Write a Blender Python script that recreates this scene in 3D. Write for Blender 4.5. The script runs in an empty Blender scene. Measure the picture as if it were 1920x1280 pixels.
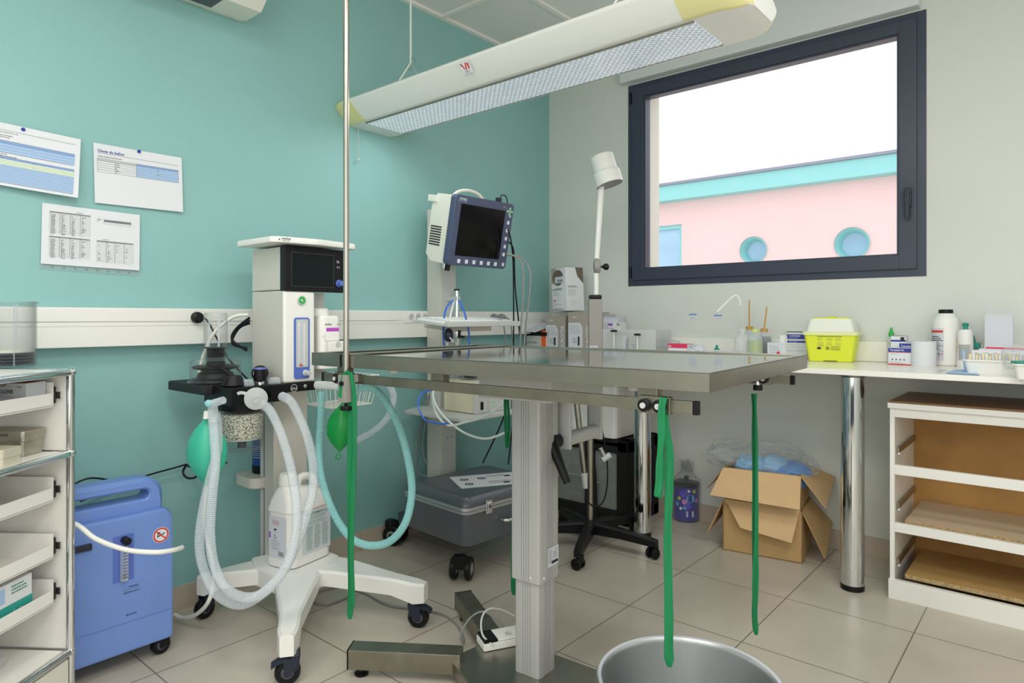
import bpy, bmesh, math, random
from mathutils import Vector, Matrix, noise
random.seed(7)
S = bpy.context.scene; COL = S.collection
PI = math.pi; rad = math.radians
# ------------------------------------------------------------------ camera
AZ = rad(40.35); CAM = Vector((2.451, 0, 1.05)); FPX = 1236.
RV = Vector((math.cos(AZ), math.sin(AZ), 0)); FV = Vector((-math.sin(AZ), math.cos(AZ), 0))
cd = bpy.data.cameras.new('camera'); cam = bpy.data.objects.new('camera', cd); COL.objects.link(cam)
cam.location = CAM; cam.rotation_euler = (PI/2, 0, AZ)
cd.sensor_width = 36; cd.lens = FPX/1920*36; cd.shift_y = -45/1920; cd.clip_start = .02
S.camera = cam
# ------------------------------------------------------------------ world, light, exposure
S.view_settings.view_transform = 'Standard'; S.view_settings.look = 'None'
S.view_settings.exposure = 0.36; S.view_settings.gamma = 1; S.view_settings.use_curve_mapping = False
w = bpy.data.worlds.new('sky'); S.world = w; w.use_nodes = True
w.node_tree.nodes['Background'].inputs[0].default_value = (.93, .97, 1, 1)
w.node_tree.nodes['Background'].inputs[1].default_value = 1.35
def area(name, loc, rot, sx, sy, power, col=(1, 1, 1)):
    d = bpy.data.lights.new(name, 'AREA'); d.shape = 'RECTANGLE'; d.size = sx; d.size_y = sy; d.energy = power; d.color = col
    o = bpy.data.objects.new(name, d); COL.objects.link(o); o.location = loc; o.rotation_euler = rot; return o
PANELS = [(1.39, .22), (2.59, .22), (2.59, 1.42), (1.39, -.98), (3.19, -.38)]
for i, (x, y) in enumerate(PANELS):
    area('ceiling_fill_light', (x, y, 2.545), (0, 0, 0), .56, .56, 9, (1, .99, .97))  # overhead fill, added out of view to brighten the room
area('rear_fill_light', (2.6, -1.4, 1.4), (rad(90), 0, 0), 2.4, 2.0, 17, (1, .99, .98))  # broad fill added behind the camera, not a seen source
area('side_fill_light', (3.95, .4, 1.5), (rad(90), 0, rad(90)), 2.2, 1.5, 12, (.95, .98, 1))  # cool fill added at the unseen right wall
area('exam_lamp_tube_light', (.86, 1.885, 1.895), (0, 0, 0), 1.4, .16, 2.5, (.95, 1, 1))

# ------------------------------------------------------------------ helpers
def at(px, py, **k):
    d = FV + (px-960)/FPX*RV + Vector((0, 0, -(py-595)/FPX))
    if 'z' in k: t = (k['z']-CAM.z)/d.z
    elif 'x' in k: t = (k['x']-CAM.x)/d.x
    elif 'y' in k: t = (k['y']-CAM.y)/d.y
    else: t = k['d']
    return CAM+t*d
V = Vector
def srgb(h):
    h = h.lstrip('#'); c = [int(h[i:i+2], 16)/255 for i in (0, 2, 4)]
    return tuple((x/12.92 if x <= .04045 else ((x+.055)/1.055)**2.4) for x in c)+(1,)
MATS = {}
def mat(name, col, rough=.5, metal=0, bump=0, bscale=300, alpha=1, spec=.5, var=0, vscale=6, emis=0, coat=0):
    m = bpy.data.materials.new(name); m.use_nodes = True; nt = m.node_tree; b = nt.nodes['Principled BSDF']
    c = srgb(col) if isinstance(col, str) else tuple(col)+(1,)
    b.inputs['Base Color'].default_value = c; b.inputs['Roughness'].default_value = rough
    b.inputs['Metallic'].default_value = metal; b.inputs['Specular IOR Level'].default_value = spec
    b.inputs['Alpha'].default_value = alpha; b.inputs['Coat Weight'].default_value = coat
    if emis: b.inputs['Emission Color'].default_value = c; b.inputs['Emission Strength'].default_value = emis
    if bump or var:
        tc = nt.nodes.new('ShaderNodeTexCoord')
    if bump:
        n = nt.nodes.new('ShaderNodeTexNoise'); n.inputs['Scale'].default_value = bscale
        nt.links.new(tc.outputs['Object'], n.inputs['Vector'])
        bp = nt.nodes.new('ShaderNodeBump'); bp.inputs['Strength'].default_value = bump; bp.inputs['Distance'].default_value = .002
        nt.links.new(n.outputs['Fac'], bp.inputs['Height']); nt.links.new(bp.outputs[0], b.inputs['Normal'])
    if var:
        n = nt.nodes.new('ShaderNodeTexNoise'); n.inputs['Scale'].default_value = vscale; n.inputs['Detail'].default_value = 6
        nt.links.new(tc.outputs['Object'], n.inputs['Vector'])
        r = nt.nodes.new('ShaderNodeValToRGB')
        r.color_ramp.elements[0].position = .35; r.color_ramp.elements[1].position = .65
        r.color_ramp.elements[0].color = tuple(x*(1-var) for x in c[:3])+(1,); r.color_ramp.elements[1].color = c
        nt.links.new(n.outputs['Fac'], r.inputs[0]); nt.links.new(r.outputs[0], b.inputs['Base Color'])
    MATS[name] = m; return m
def clear(name, tint, density=.15, rough=.05, edge=.6):
    """thin clear plastic or glass: tinted transparency plus a glancing gloss"""
    m = bpy.data.materials.new(name); m.use_nodes = True; nt = m.node_tree; nt.nodes.clear()
    out = nt.nodes.new('ShaderNodeOutputMaterial'); tr = nt.nodes.new('ShaderNodeBsdfTransparent')
    df = nt.nodes.new('ShaderNodeBsdfPrincipled'); df.inputs['Base Color'].default_value = srgb(tint); df.inputs['Roughness'].default_value = rough
    lw = nt.nodes.new('ShaderNodeLayerWeight'); lw.inputs[0].default_value = .35
    mr = nt.nodes.new('ShaderNodeMapRange'); mr.inputs[3].default_value = density; mr.inputs[4].default_value = edge
    mx = nt.nodes.new('ShaderNodeMixShader')
    nt.links.new(lw.outputs['Facing'], mr.inputs[0]); nt.links.new(mr.outputs[0], mx.inputs[0])
    nt.links.new(tr.outputs[0], mx.inputs[1]); nt.links.new(df.outputs[0], mx.inputs[2]); nt.links.new(mx.outputs[0], out.inputs[0])
    MATS[name] = m; return m

MT = {}
class B:
    def __init__(s): s.bm = bmesh.new(); s.mats = []
    def mi(s, m):
        if m not in s.mats: s.mats.append(m)
        return s.mats.index(m)
    def add(s, t, m, M=None):
        i = s.mi(m)
        if M is not None: t.transform(M)
        mp = {v: s.bm.verts.new(v.co) for v in t.verts}
        for f in t.faces:
            try: nf = s.bm.faces.new([mp[v] for v in f.verts]); nf.material_index = i
            except ValueError: pass
        t.free(); return s
    def box(s, m, x0, x1, y0, y1, z0, z1, r=0, M=None, seg=2):
        t = bmesh.new(); bmesh.ops.create_cube(t, size=1)
        t.transform(Matrix.Translation(((x0+x1)/2, (y0+y1)/2, (z0+z1)/2)) @ Matrix.Diagonal((abs(x1-x0), abs(y1-y0), abs(z1-z0), 1)))
        if r: bmesh.ops.bevel(t, geom=t.edges[:], offset=r, segments=seg, profile=.5, affect='EDGES', clamp_overlap=True)
        return s.add(t, m, M)
    def loft(s, m, rings, caps=(True, True), M=None, fm=None):
        i = s.mi(m); R = []
        for ring in rings: R.append([s.bm.verts.new((M @ V(p)) if M is not None else V(p)) for p in ring])
        n = len(R[0])
        for a, b in zip(R, R[1:]):
            for k in range(n):
                f = s.bm.faces.new((a[k], a[(k+1) % n], b[(k+1) % n], b[k])); f.material_index = i
                if fm:
                    mm = fm(f.calc_center_median()); f.material_index = s.mi(mm) if mm else i
        for c, ring, rev in ((caps[0], R[0], True), (caps[1], R[-1], False)):
            if c:
                f = s.bm.faces.new(ring[::-1] if rev else ring); f.material_index = i
        return s
    def lathe(s, m, prof, loc=(0, 0, 0), ax=(0, 0, 1), n=28, caps=(True, True), M=None):
        q = V(ax).normalized().to_track_quat('Z', 'Y').to_matrix()
        rings = [[V(loc)+q @ V((r*math.cos(2*PI*k/n), r*math.sin(2*PI*k/n), z)) for k in range(n)] for r, z in prof]
        return s.loft(m, rings, caps, M)
    def cyl(s, m, p0, p1, r0, r1=None, n=20, bev=0, M=None):
        p0 = V(p0); p1 = V(p1); L = (p1-p0).length; r1 = r0 if r1 is None else r1
        pr = [(r0, 0), (r1, L)] if not bev else [(r0-bev, 0), (r0, bev), (r1, L-bev), (r1-bev, L)]
        return s.lathe(m, pr, p0, p1-p0, n, M=M)
    def tube(s, m, pts, r, n=10, res=6, amp=0, pitch=.005, caps=(True, True), M=None, cr=True):
        pts = [V(p) for p in pts]; P = spline(pts, res) if cr else pts
        if amp: P = resample(P, pitch/2)
        rings = []; T0 = (P[1]-P[0]).normalized(); N = T0.orthogonal().normalized()
        for i, p in enumerate(P):
            T = (P[min(i+1, len(P)-1)]-P[max(i-1, 0)]).normalized()
            N = (N-T*N.dot(T)).normalized(); Bn = T.cross(N)
            rr = (r(i/(len(P)-1)) if callable(r) else r)+(amp if i % 2 else 0)
            rings.append([p+(N*math.cos(2*PI*k/n)+Bn*math.sin(2*PI*k/n))*rr for k in range(n)])
        return s.loft(m, rings, caps, M)
    def prism(s, m, poly, h0, h1, M=None, r=0):
        """polygon in XY of frame M extruded along its Z; r bevels"""
        t = bmesh.new(); a = [t.verts.new((x, y, h0)) for x, y in poly]; b = [t.verts.new((x, y, h1)) for x, y in poly]
        n = len(poly); t.faces.new(a[::-1]); t.faces.new(b)
        for k in range(n): t.faces.new((a[k], a[(k+1) % n], b[(k+1) % n], b[k]))
        bmesh.ops.recalc_face_normals(t, faces=t.faces[:])
        if r: bmesh.ops.bevel(t, geom=t.edges[:], offset=r, segments=2, profile=.5, affect='EDGES', clamp_overlap=True)
        return s.add(t, m, M)
    def face(s, m, pts):
        f = s.bm.faces.new([s.bm.verts.new(V(p)) for p in pts]); f.material_index = s.mi(m); return s
    def sheet(s, m, pts, th=.003):
        """thin plate through 4+ coplanar points"""
        pts = [V(p) for p in pts]; nrm = (pts[1]-pts[0]).cross(pts[2]-pts[1]).normalized()*th
        return s.loft(m, [[p for p in pts], [p+nrm for p in pts]])
    def dec(s, m, M, x, y, w, h, o=.0006):
        return s.face(m, [M @ V((x, y, o)), M @ V((x+w, y, o)), M @ V((x+w, y+h, o)), M @ V((x, y+h, o))])
    def disc(s, m, M, x, y, r, o=.0006, n=24, ry=None):
        ry = ry or r
        return s.face(m, [M @ V((x+r*math.cos(2*PI*k/n), y+ry*math.sin(2*PI*k/n), o)) for k in range(n)])
    def ring(s, m, M, x, y, r, ri, o=.0007, n=28):
        i = s.mi(m); a = []; b = []
        for k in range(n):
            c, q = math.cos(2*PI*k/n), math.sin(2*PI*k/n)
            a.append(s.bm.verts.new(M @ V((x+r*c, y+r*q, o)))); b.append(s.bm.verts.new(M @ V((x+ri*c, y+ri*q, o))))
        for k in range(n):
            f = s.bm.faces.new((a[k], a[(k+1) % n], b[(k+1) % n], b[k])); f.material_index = i
        return s
    def text(s, m, M, txt, x, y, size, o=.0008, align='LEFT', sx=1, bold=0):
        cu = bpy.data.curves.new('t', 'FONT'); cu.body = txt; cu.size = size; cu.align_x = align; cu.resolution_u = 2; cu.offset = bold*size
        ob = bpy.data.objects.new('t', cu); COL.objects.link(ob)
        dg = bpy.context.evaluated_depsgraph_get(); me = bpy.data.meshes.new_from_object(ob.evaluated_get(dg))
        t = bmesh.new(); t.from_mesh(me)
        bpy.data.objects.remove(ob); bpy.data.curves.remove(cu); bpy.data.meshes.remove(me)
        return s.add(t, m, M @ Matrix.Translation((x, y, o)) @ Matrix.Diagonal((sx, 1, 1, 1)))
    def small(s, m, M, x, y, w, n, step, h=None, seed=1, o=.0007):
        """n rows of unreadable small print as broken strokes, top row at y"""
        rr = random.Random(seed); h = h or step*.35
        for k in range(n):
            xx = x; end = x+w*rr.uniform(.7, 1)
            while xx < end:
                L = min(rr.uniform(.04, .16)*w, end-xx); s.dec(m, M, xx, y-k*step, L, h, o); xx += L+w*.025
        return s
    def sph(s, m, c, r, sc=(1, 1, 1), n=16, M=None):
        t = bmesh.new(); bmesh.ops.create_uvsphere(t, u_segments=n, v_segments=n//2, radius=r)
        t.transform(Matrix.Translation(V(c)) @ Matrix.Diagonal(tuple(sc)+(1,))); return s.add(t, m, M)
    def build(s, name, parent=None, label=None, cat=None, group=None, kind=None, ang=38, world=True, M=None):
        me = bpy.data.meshes.new(name)
        if parent is not None:
            top = parent
            while top.parent: top = top.parent
            if world: s.bm.transform(MT[top.name].inverted())
            org = V((0, 0, 0))
        elif M is not None: s.bm.transform(M.inverted())
        else:
            cs = [v.co for v in s.bm.verts]
            org = V(((min(c.x for c in cs)+max(c.x for c in cs))/2, (min(c.y for c in cs)+max(c.y for c in cs))/2, min(c.z for c in cs)))
            s.bm.transform(Matrix.Translation(-org))
        s.bm.to_mesh(me); s.bm.free()
        for m in s.mats: me.materials.append(m)
        me.polygons.foreach_set('use_smooth', [True]*len(me.polygons)); me.set_sharp_from_angle(angle=rad(ang))
        o = bpy.data.objects.new(name, me); COL.objects.link(o)
        wn = o.modifiers.new('weighted_normal', 'WEIGHTED_NORMAL'); wn.keep_sharp = True; wn.weight = 80
        if parent is not None: o.parent = parent
        elif M is not None: o.matrix_world = M
        else: o.location = org
        for k, v in (('label', label), ('category', cat), ('group', group), ('kind', kind)):
            if v: o[k] = v
        return o
def spline(p, res):
    out = []; n = len(p)
    for i in range(n-1):
        a, b, c, d = p[max(i-1, 0)], p[i], p[i+1], p[min(i+2, n-1)]
        for j in range(res):
            t = j/res
            out.append(.5*((2*b)+(c-a)*t+(2*a-5*b+4*c-d)*t*t+(3*b-a-3*c+d)*t**3))
    out.append(p[-1]); return out
def resample(P, step):
    out = [P[0]]; acc = 0
    for a, b in zip(P, P[1:]):
        L = (b-a).length
        if L < 1e-9: continue
        q = step-acc
        while q <= L: out.append(a+(b-a)*q/L); q += step
        acc = L-(q-step)
    return out
def rr(w, d, r, n=5):
    pts = []
    for cx, cy, a0 in ((w/2-r, d/2-r, 0), (-w/2+r, d/2-r, 90), (-w/2+r, -d/2+r, 180), (w/2-r, -d/2+r, 270)):
        for k in range(n): a = rad(a0+90*k/(n-1)); pts.append((cx+r*math.cos(a), cy+r*math.sin(a)))
    return pts
def rings(spec, c=(0, 0)):
    return [[(c[0]+x, c[1]+y, z) for x, y in rr(w, d, r)] for z, w, d, r in spec]
def fr(o, x, y):
    x = V(x).normalized(); y = V(y); y = (y-x*x.dot(y)).normalized(); z = x.cross(y)
    M = Matrix((x, y, z)).transposed().to_4x4(); M.translation = V(o); return M
def thing(name, label, cat, loc=(0, 0, 0), rz=0, group=None):
    o = bpy.data.objects.new(name, None); COL.objects.link(o); o.location = loc; o.rotation_euler = (0, 0, rz); o.empty_display_size = .1
    o['label'] = label; o['category'] = cat
    if group: o['group'] = group
    MT[o.name] = Matrix.Translation(V(loc)) @ Matrix.Rotation(rz, 4, 'Z'); return o
def caster(par, x, y, r, wid, rz, mtire, mhub, mfork, top, pedal=False, twin=False):
    """swivel castor; local to its thing; (x, y) wheel centre"""
    M = Matrix.Translation((x, y, 0)) @ Matrix.Rotation(rz, 4, 'Z')
    b = B()
    b.loft(mfork, [[(px*q+ox, py*q, z) for px, py in rr(r*1.0, wid*1.25, wid*.3)] for z, q, ox in ((r*1.15, 1.0, r*.35), (r*2.05, 1.0, r*.45), (r*2.3, .75, r*.6), (top, .55, r*.7))], M=M)
    for sd in ((-1, 1) if not twin else (0,)):
        b.prism(mfork, [(-r*.25, -r*.2), (r*.25, -r*.2), (r*.95, r*1.2), (-r*.3, r*1.2)], -.002, .002, M @ Matrix.Translation((0, sd*wid*.56, r)) @ Matrix.Rotation(PI/2, 4, 'X'))
    if pedal: b.loft(mfork, [[(r*a, wid*c, r*z) for a, c, z in ((xx, -.45, zz), (xx, .45, zz), (xx, .45, zz+.28), (xx, -.45, zz+.28))] for xx, zz in ((.2, 1.95), (-.7, 1.75), (-1.25, 1.45))], M=M)
    f = b.build('castor', par, world=False)
    b = B()
    for k in ((-.5, .5) if twin else (0,)):
        ww = wid*(.4 if twin else .8)
        b.lathe(mtire, [(r*.62, -ww/2), (r*.9, -ww/2), (r, -ww*.3), (r, ww*.3), (r*.9, ww/2), (r*.62, ww/2)], (0, k*wid*1.1, r), (0, 1, 0), 28, M=M)
        b.lathe(mhub, [(r*.64, -ww*.46), (r*.3, -ww*.56), (r*.28, -ww*.7), (r*.28, ww*.7), (r*.3, ww*.56), (r*.64, ww*.46)], (0, k*wid*1.1, r), (0, 1, 0), 24, M=M)
    b.build('wheel', f, world=False)
def ribbon(b, m, pts, w, wd, th=.0012, res=8, seed=0, fold=.004, taper=None):
    P = spline([V(p) for p in pts], res); n = len(P); R = []
    for i, p in enumerate(P):
        T = (P[min(i+1, n-1)]-P[max(i-1, 0)]).normalized(); a = noise.noise(V((seed*3.1, i*.08, 0)))*1.1
        W = V(wd); W = (W-T*W.dot(T)).normalized(); N = T.cross(W); W2 = W*math.cos(a)+N*math.sin(a); N2 = T.cross(W2)
        ww = w*(taper(i/(n-1)) if taper else 1)*(1+.18*noise.noise(V((i*.15, seed*5.7, 2))))
        cr = [(k/4-.5) for k in range(5)]
        off = [fold*math.sin(k*2.1+seed)*(.6+.6*noise.noise(V((i*.12, k*2., seed)))) for k in range(5)]
        top = [p+W2*ww*c+N2*(o+th) for c, o in zip(cr, off)]; bot = [p+W2*ww*c+N2*(o-th) for c, o in zip(cr, off)]
        R.append(top+bot[::-1])
    b.loft(m, R)
    return b

# ------------------------------------------------------------------ materials
TEAL = mat('teal_wall_paint', '#91c2bf', .55, bump=.25, bscale=180, var=.03, vscale=3)
GREY = mat('pale_grey_green_wall_paint', '#dcdfd8', .6, bump=.15, bscale=160)
CEIL = mat('ceiling_tile', '#e6e7e2', .8, bump=.1, bscale=500)
WHITE = mat('white_plastic', '#f1f0ea', .35)
WHITEM = mat('white_lacquer', '#f3f1ea', .3)
LAMIN = mat('white_laminate', '#f4f2ea', .22)
CREAM = mat('cream_plastic', '#e9e7da', .4)
BODY = mat('warm_grey_plastic', '#d3d0c6', .42)
LGREY = mat('light_grey_plastic', '#c9cbc8', .4)
GREYP = mat('grey_plastic', '#8f918f', .4)
DGREY = mat('dark_grey_plastic', '#4b4e55', .4)
BLACK = mat('black_plastic', '#101013', .42, spec=.3)
RUBBER = mat('black_rubber', '#1b1c1f', .6)
NAVYB = mat('blue_black_plastic', '#1f2638', .4)
CHROME = mat('chrome', '#dfe2e4', .06, 1)
STEEL = mat('brushed_steel', '#a5a196', .32, 1, var=.12, vscale=9)
STEELD = mat('worn_steel', '#999587', .38, 1, var=.2, vscale=14)
POLE = mat('steel_tube', '#b4aea4', .25, 1)
MIRROR = mat('polished_steel_top', '#c6ced0', .07, 1, bump=.02, bscale=8)
ALU = mat('painted_aluminium', '#b9bab8', .4, .25)
ALUL = mat('light_painted_metal', '#c3c5c4', .4, .15)
ANTH = mat('anthracite_frame', '#3c4254', .35)
SCREEN = mat('dark_screen', '#0b1719', .12, spec=.25)
SCRB = mat('black_screen', '#060608', .18, spec=.2)
BLUE = mat('periwinkle_plastic', '#7494d6', .38, bump=.06, bscale=700)
BLUED = mat('blue_plastic', '#5b74c4', .35)
CYL = mat('navy_cylinder_paint', '#1f4b86', .3)
GREEN = mat('emerald_cloth', '#15804d', .85, bump=.5, bscale=900)
GBAG = mat('green_latex', '#0f9a44', .35)
TBAG = mat('mint_latex', '#42bd9c', .4)
MAG = mat('magenta_label', '#c24bc4', .5)
PURP = mat('purple_band', '#9a63c0', .5)
YELP = mat('aged_yellow_plastic', '#ece3a4', .3)
YEL = mat('acid_yellow_plastic', '#e6ee3a', .4)
PAPER = mat('paper', '#e6e8ec', .7)
LPAP = mat('pale_paper', '#d6d9e0', .7)
INK = mat('black_ink', '#2a2a2e', .7)
INKG = mat('grey_ink', '#7c7d82', .7)
INKGN = mat('green_ink', '#2f8f6a', .7)
TBLUE = mat('table_blue_ink', '#a9c6ea', .7); TBLUE2 = mat('header_blue_ink', '#86a5d4', .7); TGRN = mat('pale_green_ink', '#dcead0', .7)
TGRY = mat('header_grey_ink', '#c4c4c4', .7); PIN = mat('blue_pin', '#2b36a8', .3)
RED = mat('red_ink', '#d8382c', .5); PINKR = mat('rose_red_ink', '#e03a62', .5)
DBLUE = mat('dark_blue_ink', '#2c3a9c', .5)
ORANGE = mat('orange_card', '#f0641e', .6)
CARD = mat('cardboard', '#c6a26e', .8, var=.08, vscale=12); CARDL = mat('light_cardboard', '#dcb888', .8, var=.06, vscale=12); CARDD = mat('inner_cardboard', '#94693c', .85)
BROWN = mat('brown_hardboard', '#ba8b4b', .6, var=.2, vscale=9); BROWND = mat('brown_top_board', '#8d6844', .45, var=.12, vscale=6)
CHIP = mat('chipboard', '#c9ab7c', .85, var=.45, vscale=160); BOARD = mat('raw_board', '#cdb79a', .7, var=.06, vscale=10); BOARD2 = mat('raw_board_ochre', '#c09a5e', .7, var=.1, vscale=8)
CASEG = mat('graphite_case', '#6d7179', .3, .35); CASEL = mat('case_silver_trim', '#c3c6ca', .3, .6)
STORZ = mat('slate_blue_bezel', '#4a5470', .45)
TAUPE = mat('taupe_card', '#aaa196', .6); TAUPED = mat('dark_taupe_card', '#6f655b', .6)
BLKFAB = mat('black_fabric', '#131314', .9, bump=.4, bscale=600); MESHF = mat('grey_mesh_fabric', '#8f938f', .8, var=.15, vscale=30)
BEIGE = mat('beige_plastic', '#e2d8bc', .45)
SHEATH = mat('stone_grey_metal', '#9a9690', .45)
AMBER = mat('amber_plastic', '#c79a4a', .35); DARKL = mat('dark_liquid', '#22232c', .2); GRNL = mat('lime_liquid', '#a8bc22', .2)
PINK = mat('pink_render', '#f0cbca', .8, var=.04, vscale=1.2); AQUA = mat('aqua_fascia', '#8fcfd0', .6); AQUAD = mat('aqua_reveal', '#5cb9c0', .6)
SKYG = mat('exterior_window_glass', '#a9cbe8', .1, var=.15, vscale=2); CAPM = mat('roof_cap', '#8c8fa0', .6); JAMB = mat('exterior_jamb', '#e6e0d4', .8)
BLUET = mat('blue_tube', '#3a72d8', .3); CLRT = mat('milky_tube', '#dfe8e4', .3); CYANT = mat('cyan_tube', '#a8e4e4', .35); WHT = mat('white_hose', '#eeeee6', .35)
DPUR = mat('violet_tin', '#33249a', .3)
PASTE = mat('bottle_white', '#f3f1ec', .35); TEALP = mat('teal_plastic', '#17927e', .4); GRCAP = mat('green_cap', '#2bb04a', .35)
GREENM = mat('teal_label', '#2fa296', .5)
SAND = mat('tan_paper', '#ecdcb2', .8)
SHUT = mat('shutter_box_white', '#dfe3e2', .45)
CPL = clear('clear_plastic', '#d8dedd', .08, .06, .45); CPL2 = clear('clear_corrugated_plastic', '#e6eef4', .30, .15, .8)
CPL3 = clear('clear_cover', '#8a9290', .05, .05, .6); BAGC = clear('clear_film', '#d5dade', .14, .06, .5)
GLASS = clear('window_glass', '#dfe8ee', .03, .02, .25); BPL = clear('cloudy_plastic', '#eef0ee', .38, .25, .8)
TURQ = clear('turquoise_hose_plastic', '#a6e8e8', .55, .2, .95)

# brushed tile floor
FLOOR = bpy.data.materials.new('beige_floor_tiles'); FLOOR.use_nodes = True
nt = FLOOR.node_tree; bs = nt.nodes['Principled BSDF']; tc = nt.nodes.new('ShaderNodeTexCoord'); sp = nt.nodes.new('ShaderNodeSeparateXYZ')
nt.links.new(tc.outputs['Object'], sp.inputs[0])
def mth(op, a, b=None):
    n = nt.nodes.new('ShaderNodeMath'); n.operation = op
    for i, v in enumerate((a, b)):
        if v is None: continue
        if isinstance(v, (int, float)): n.inputs[i].default_value = v
        else: nt.links.new(v, n.inputs[i])
    return n.outputs[0]
def seam(out, off, pitch):
    f = mth('FRACT', mth('DIVIDE', mth('ADD', out, -off+pitch*20), pitch))
    return mth('LESS_THAN', mth('MINIMUM', f, mth('SUBTRACT', 1.0, f)), .0022/pitch)
sm = mth('MAXIMUM', seam(sp.outputs[0], .39, .415), seam(sp.outputs[1], 1.237, .435))
ns = nt.nodes.new('ShaderNodeTexNoise'); ns.inputs['Scale'].default_value = 2.2; ns.inputs['Detail'].default_value = 8; nt.links.new(tc.outputs['Object'], ns.inputs['Vector'])
cr = nt.nodes.new('ShaderNodeValToRGB'); cr.color_ramp.elements[0].position = .3; cr.color_ramp.elements[1].position = .7
cr.color_ramp.elements[0].color = srgb('#bdb3a4'); cr.color_ramp.elements[1].color = srgb('#d3cabb'); nt.links.new(ns.outputs['Fac'], cr.inputs[0])
mx = nt.nodes.new('ShaderNodeMix'); mx.data_type = 'RGBA'; nt.links.new(sm, mx.inputs[0]); nt.links.new(cr.outputs[0], mx.inputs[6]); mx.inputs[7].default_value = srgb('#85796b')
nt.links.new(mx.outputs[2], bs.inputs['Base Color']); bs.inputs['Roughness'].default_value = .32
PLINTH = mat('tile_plinth', '#c4b6a5', .4)
# prismatic light diffuser that glows
DIFF = bpy.data.materials.new('prismatic_diffuser'); DIFF.use_nodes = True; nt = DIFF.node_tree; bs = nt.nodes['Principled BSDF']
tc = nt.nodes.new('ShaderNodeTexCoord'); ck = nt.nodes.new('ShaderNodeTexChecker'); ck.inputs['Scale'].default_value = 90; ck.inputs[1].default_value = (.93, .97, 1, 1); ck.inputs[2].default_value = (.45, .5, .54, 1)
wv = nt.nodes.new('ShaderNodeTexBrick'); wv.inputs['Scale'].default_value = 28; wv.inputs['Color1'].default_value = (1, 1, 1, 1); wv.inputs['Color2'].default_value = (.8, .85, .88, 1); wv.inputs['Mortar'].default_value = (.42, .47, .5, 1); wv.inputs['Mortar Size'].default_value = .03
wv.offset = 0; wv.inputs['Brick Width'].default_value = .5; wv.inputs['Row Height'].default_value = .5
nt.links.new(tc.outputs['Object'], ck.inputs[0]); nt.links.new(tc.outputs['Object'], wv.inputs[0])
ml = nt.nodes.new('ShaderNodeMix'); ml.data_type = 'RGBA'; ml.blend_type = 'MULTIPLY'; ml.inputs[0].default_value = 1
nt.links.new(ck.outputs[0], ml.inputs[6]); nt.links.new(wv.outputs[0], ml.inputs[7]); nt.links.new(ml.outputs[2], bs.inputs['Emission Color']); bs.inputs['Emission Strength'].default_value = .42
bs.inputs['Base Color'].default_value = (.35, .38, .4, 1); bs.inputs['Roughness'].default_value = .15
# granules
GRAN = bpy.data.materials.new('soda_lime_granules'); GRAN.use_nodes = True; nt = GRAN.node_tree; bs = nt.nodes['Principled BSDF']
tc = nt.nodes.new('ShaderNodeTexCoord'); vo = nt.nodes.new('ShaderNodeTexVoronoi'); vo.inputs['Scale'].default_value = 230; nt.links.new(tc.outputs['Object'], vo.inputs[0])
cr = nt.nodes.new('ShaderNodeValToRGB'); cr.color_ramp.elements[0].color = srgb('#f6f4e4'); cr.color_ramp.elements[1].color = srgb('#77745e'); cr.color_ramp.elements[0].position = .35; cr.color_ramp.elements[1].position = .75
nt.links.new(vo.outputs['Distance'], cr.inputs[0]); nt.links.new(cr.outputs[0], bs.inputs['Base Color']); bs.inputs['Roughness'].default_value = .8

# ================================================================== SETTING
YW = 3.239; ZC = 2.569; XR = 4.0; YB = -1.5
def struct(b, name, **k): return b.build(name, kind='structure', **k)
I4 = Matrix.Identity(4)
struct(B().box(FLOOR, -.1, XR+.1, YB-.1, YW+.25, -.1, 0), 'floor', M=I4)
b = B().box(CEIL, -.1, XR+.1, YB-.1, YW+.25, ZC+.012, ZC+.1)
k = .486-.6
while k < XR:                                       # ceiling T-bars
    b.box(WHITEM, k-.012, k+.012, YB, YW, ZC, ZC+.014) if k > 0 else 0; k += .6
k = 2.32-6*.6-.0
while k < YW:
    b.box(WHITEM, 0, XR, k-.012, k+.012, ZC-.001, ZC+.014) if k > YB else 0; k += .6
b.box(WHITEM, 0, .024, YB, YW, ZC-.002, ZC+.014).box(WHITEM, 0, XR, YW-.024, YW, ZC-.002, ZC+.014)
struct(b, 'ceiling', M=I4)
struct(B().box(TEAL, -.12, 0, YB-.1, YW+.25, 0, ZC), 'wall_left', M=I4)
struct(B().box(GREY, XR, XR+.12, YB, YW, 0, ZC), 'wall_right', M=I4)
struct(B().box(GREY, 0, XR, YB-.12, YB, 0, ZC), 'wall_front', M=I4)
WX0, WX1, WZ0, WZ1 = .556, 1.985, 1.224, 2.345
b = B()
b.box(GREY, 0, WX0, YW, YW+.25, 0, ZC).box(GREY, WX1, XR+.12, YW, YW+.25, 0, ZC)
b.box(GREY, WX0, WX1, YW, YW+.25, 0, WZ0).box(GREY, WX0, WX1, YW, YW+.25, WZ1, ZC)
struct(b, 'wall_back', M=I4)
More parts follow.
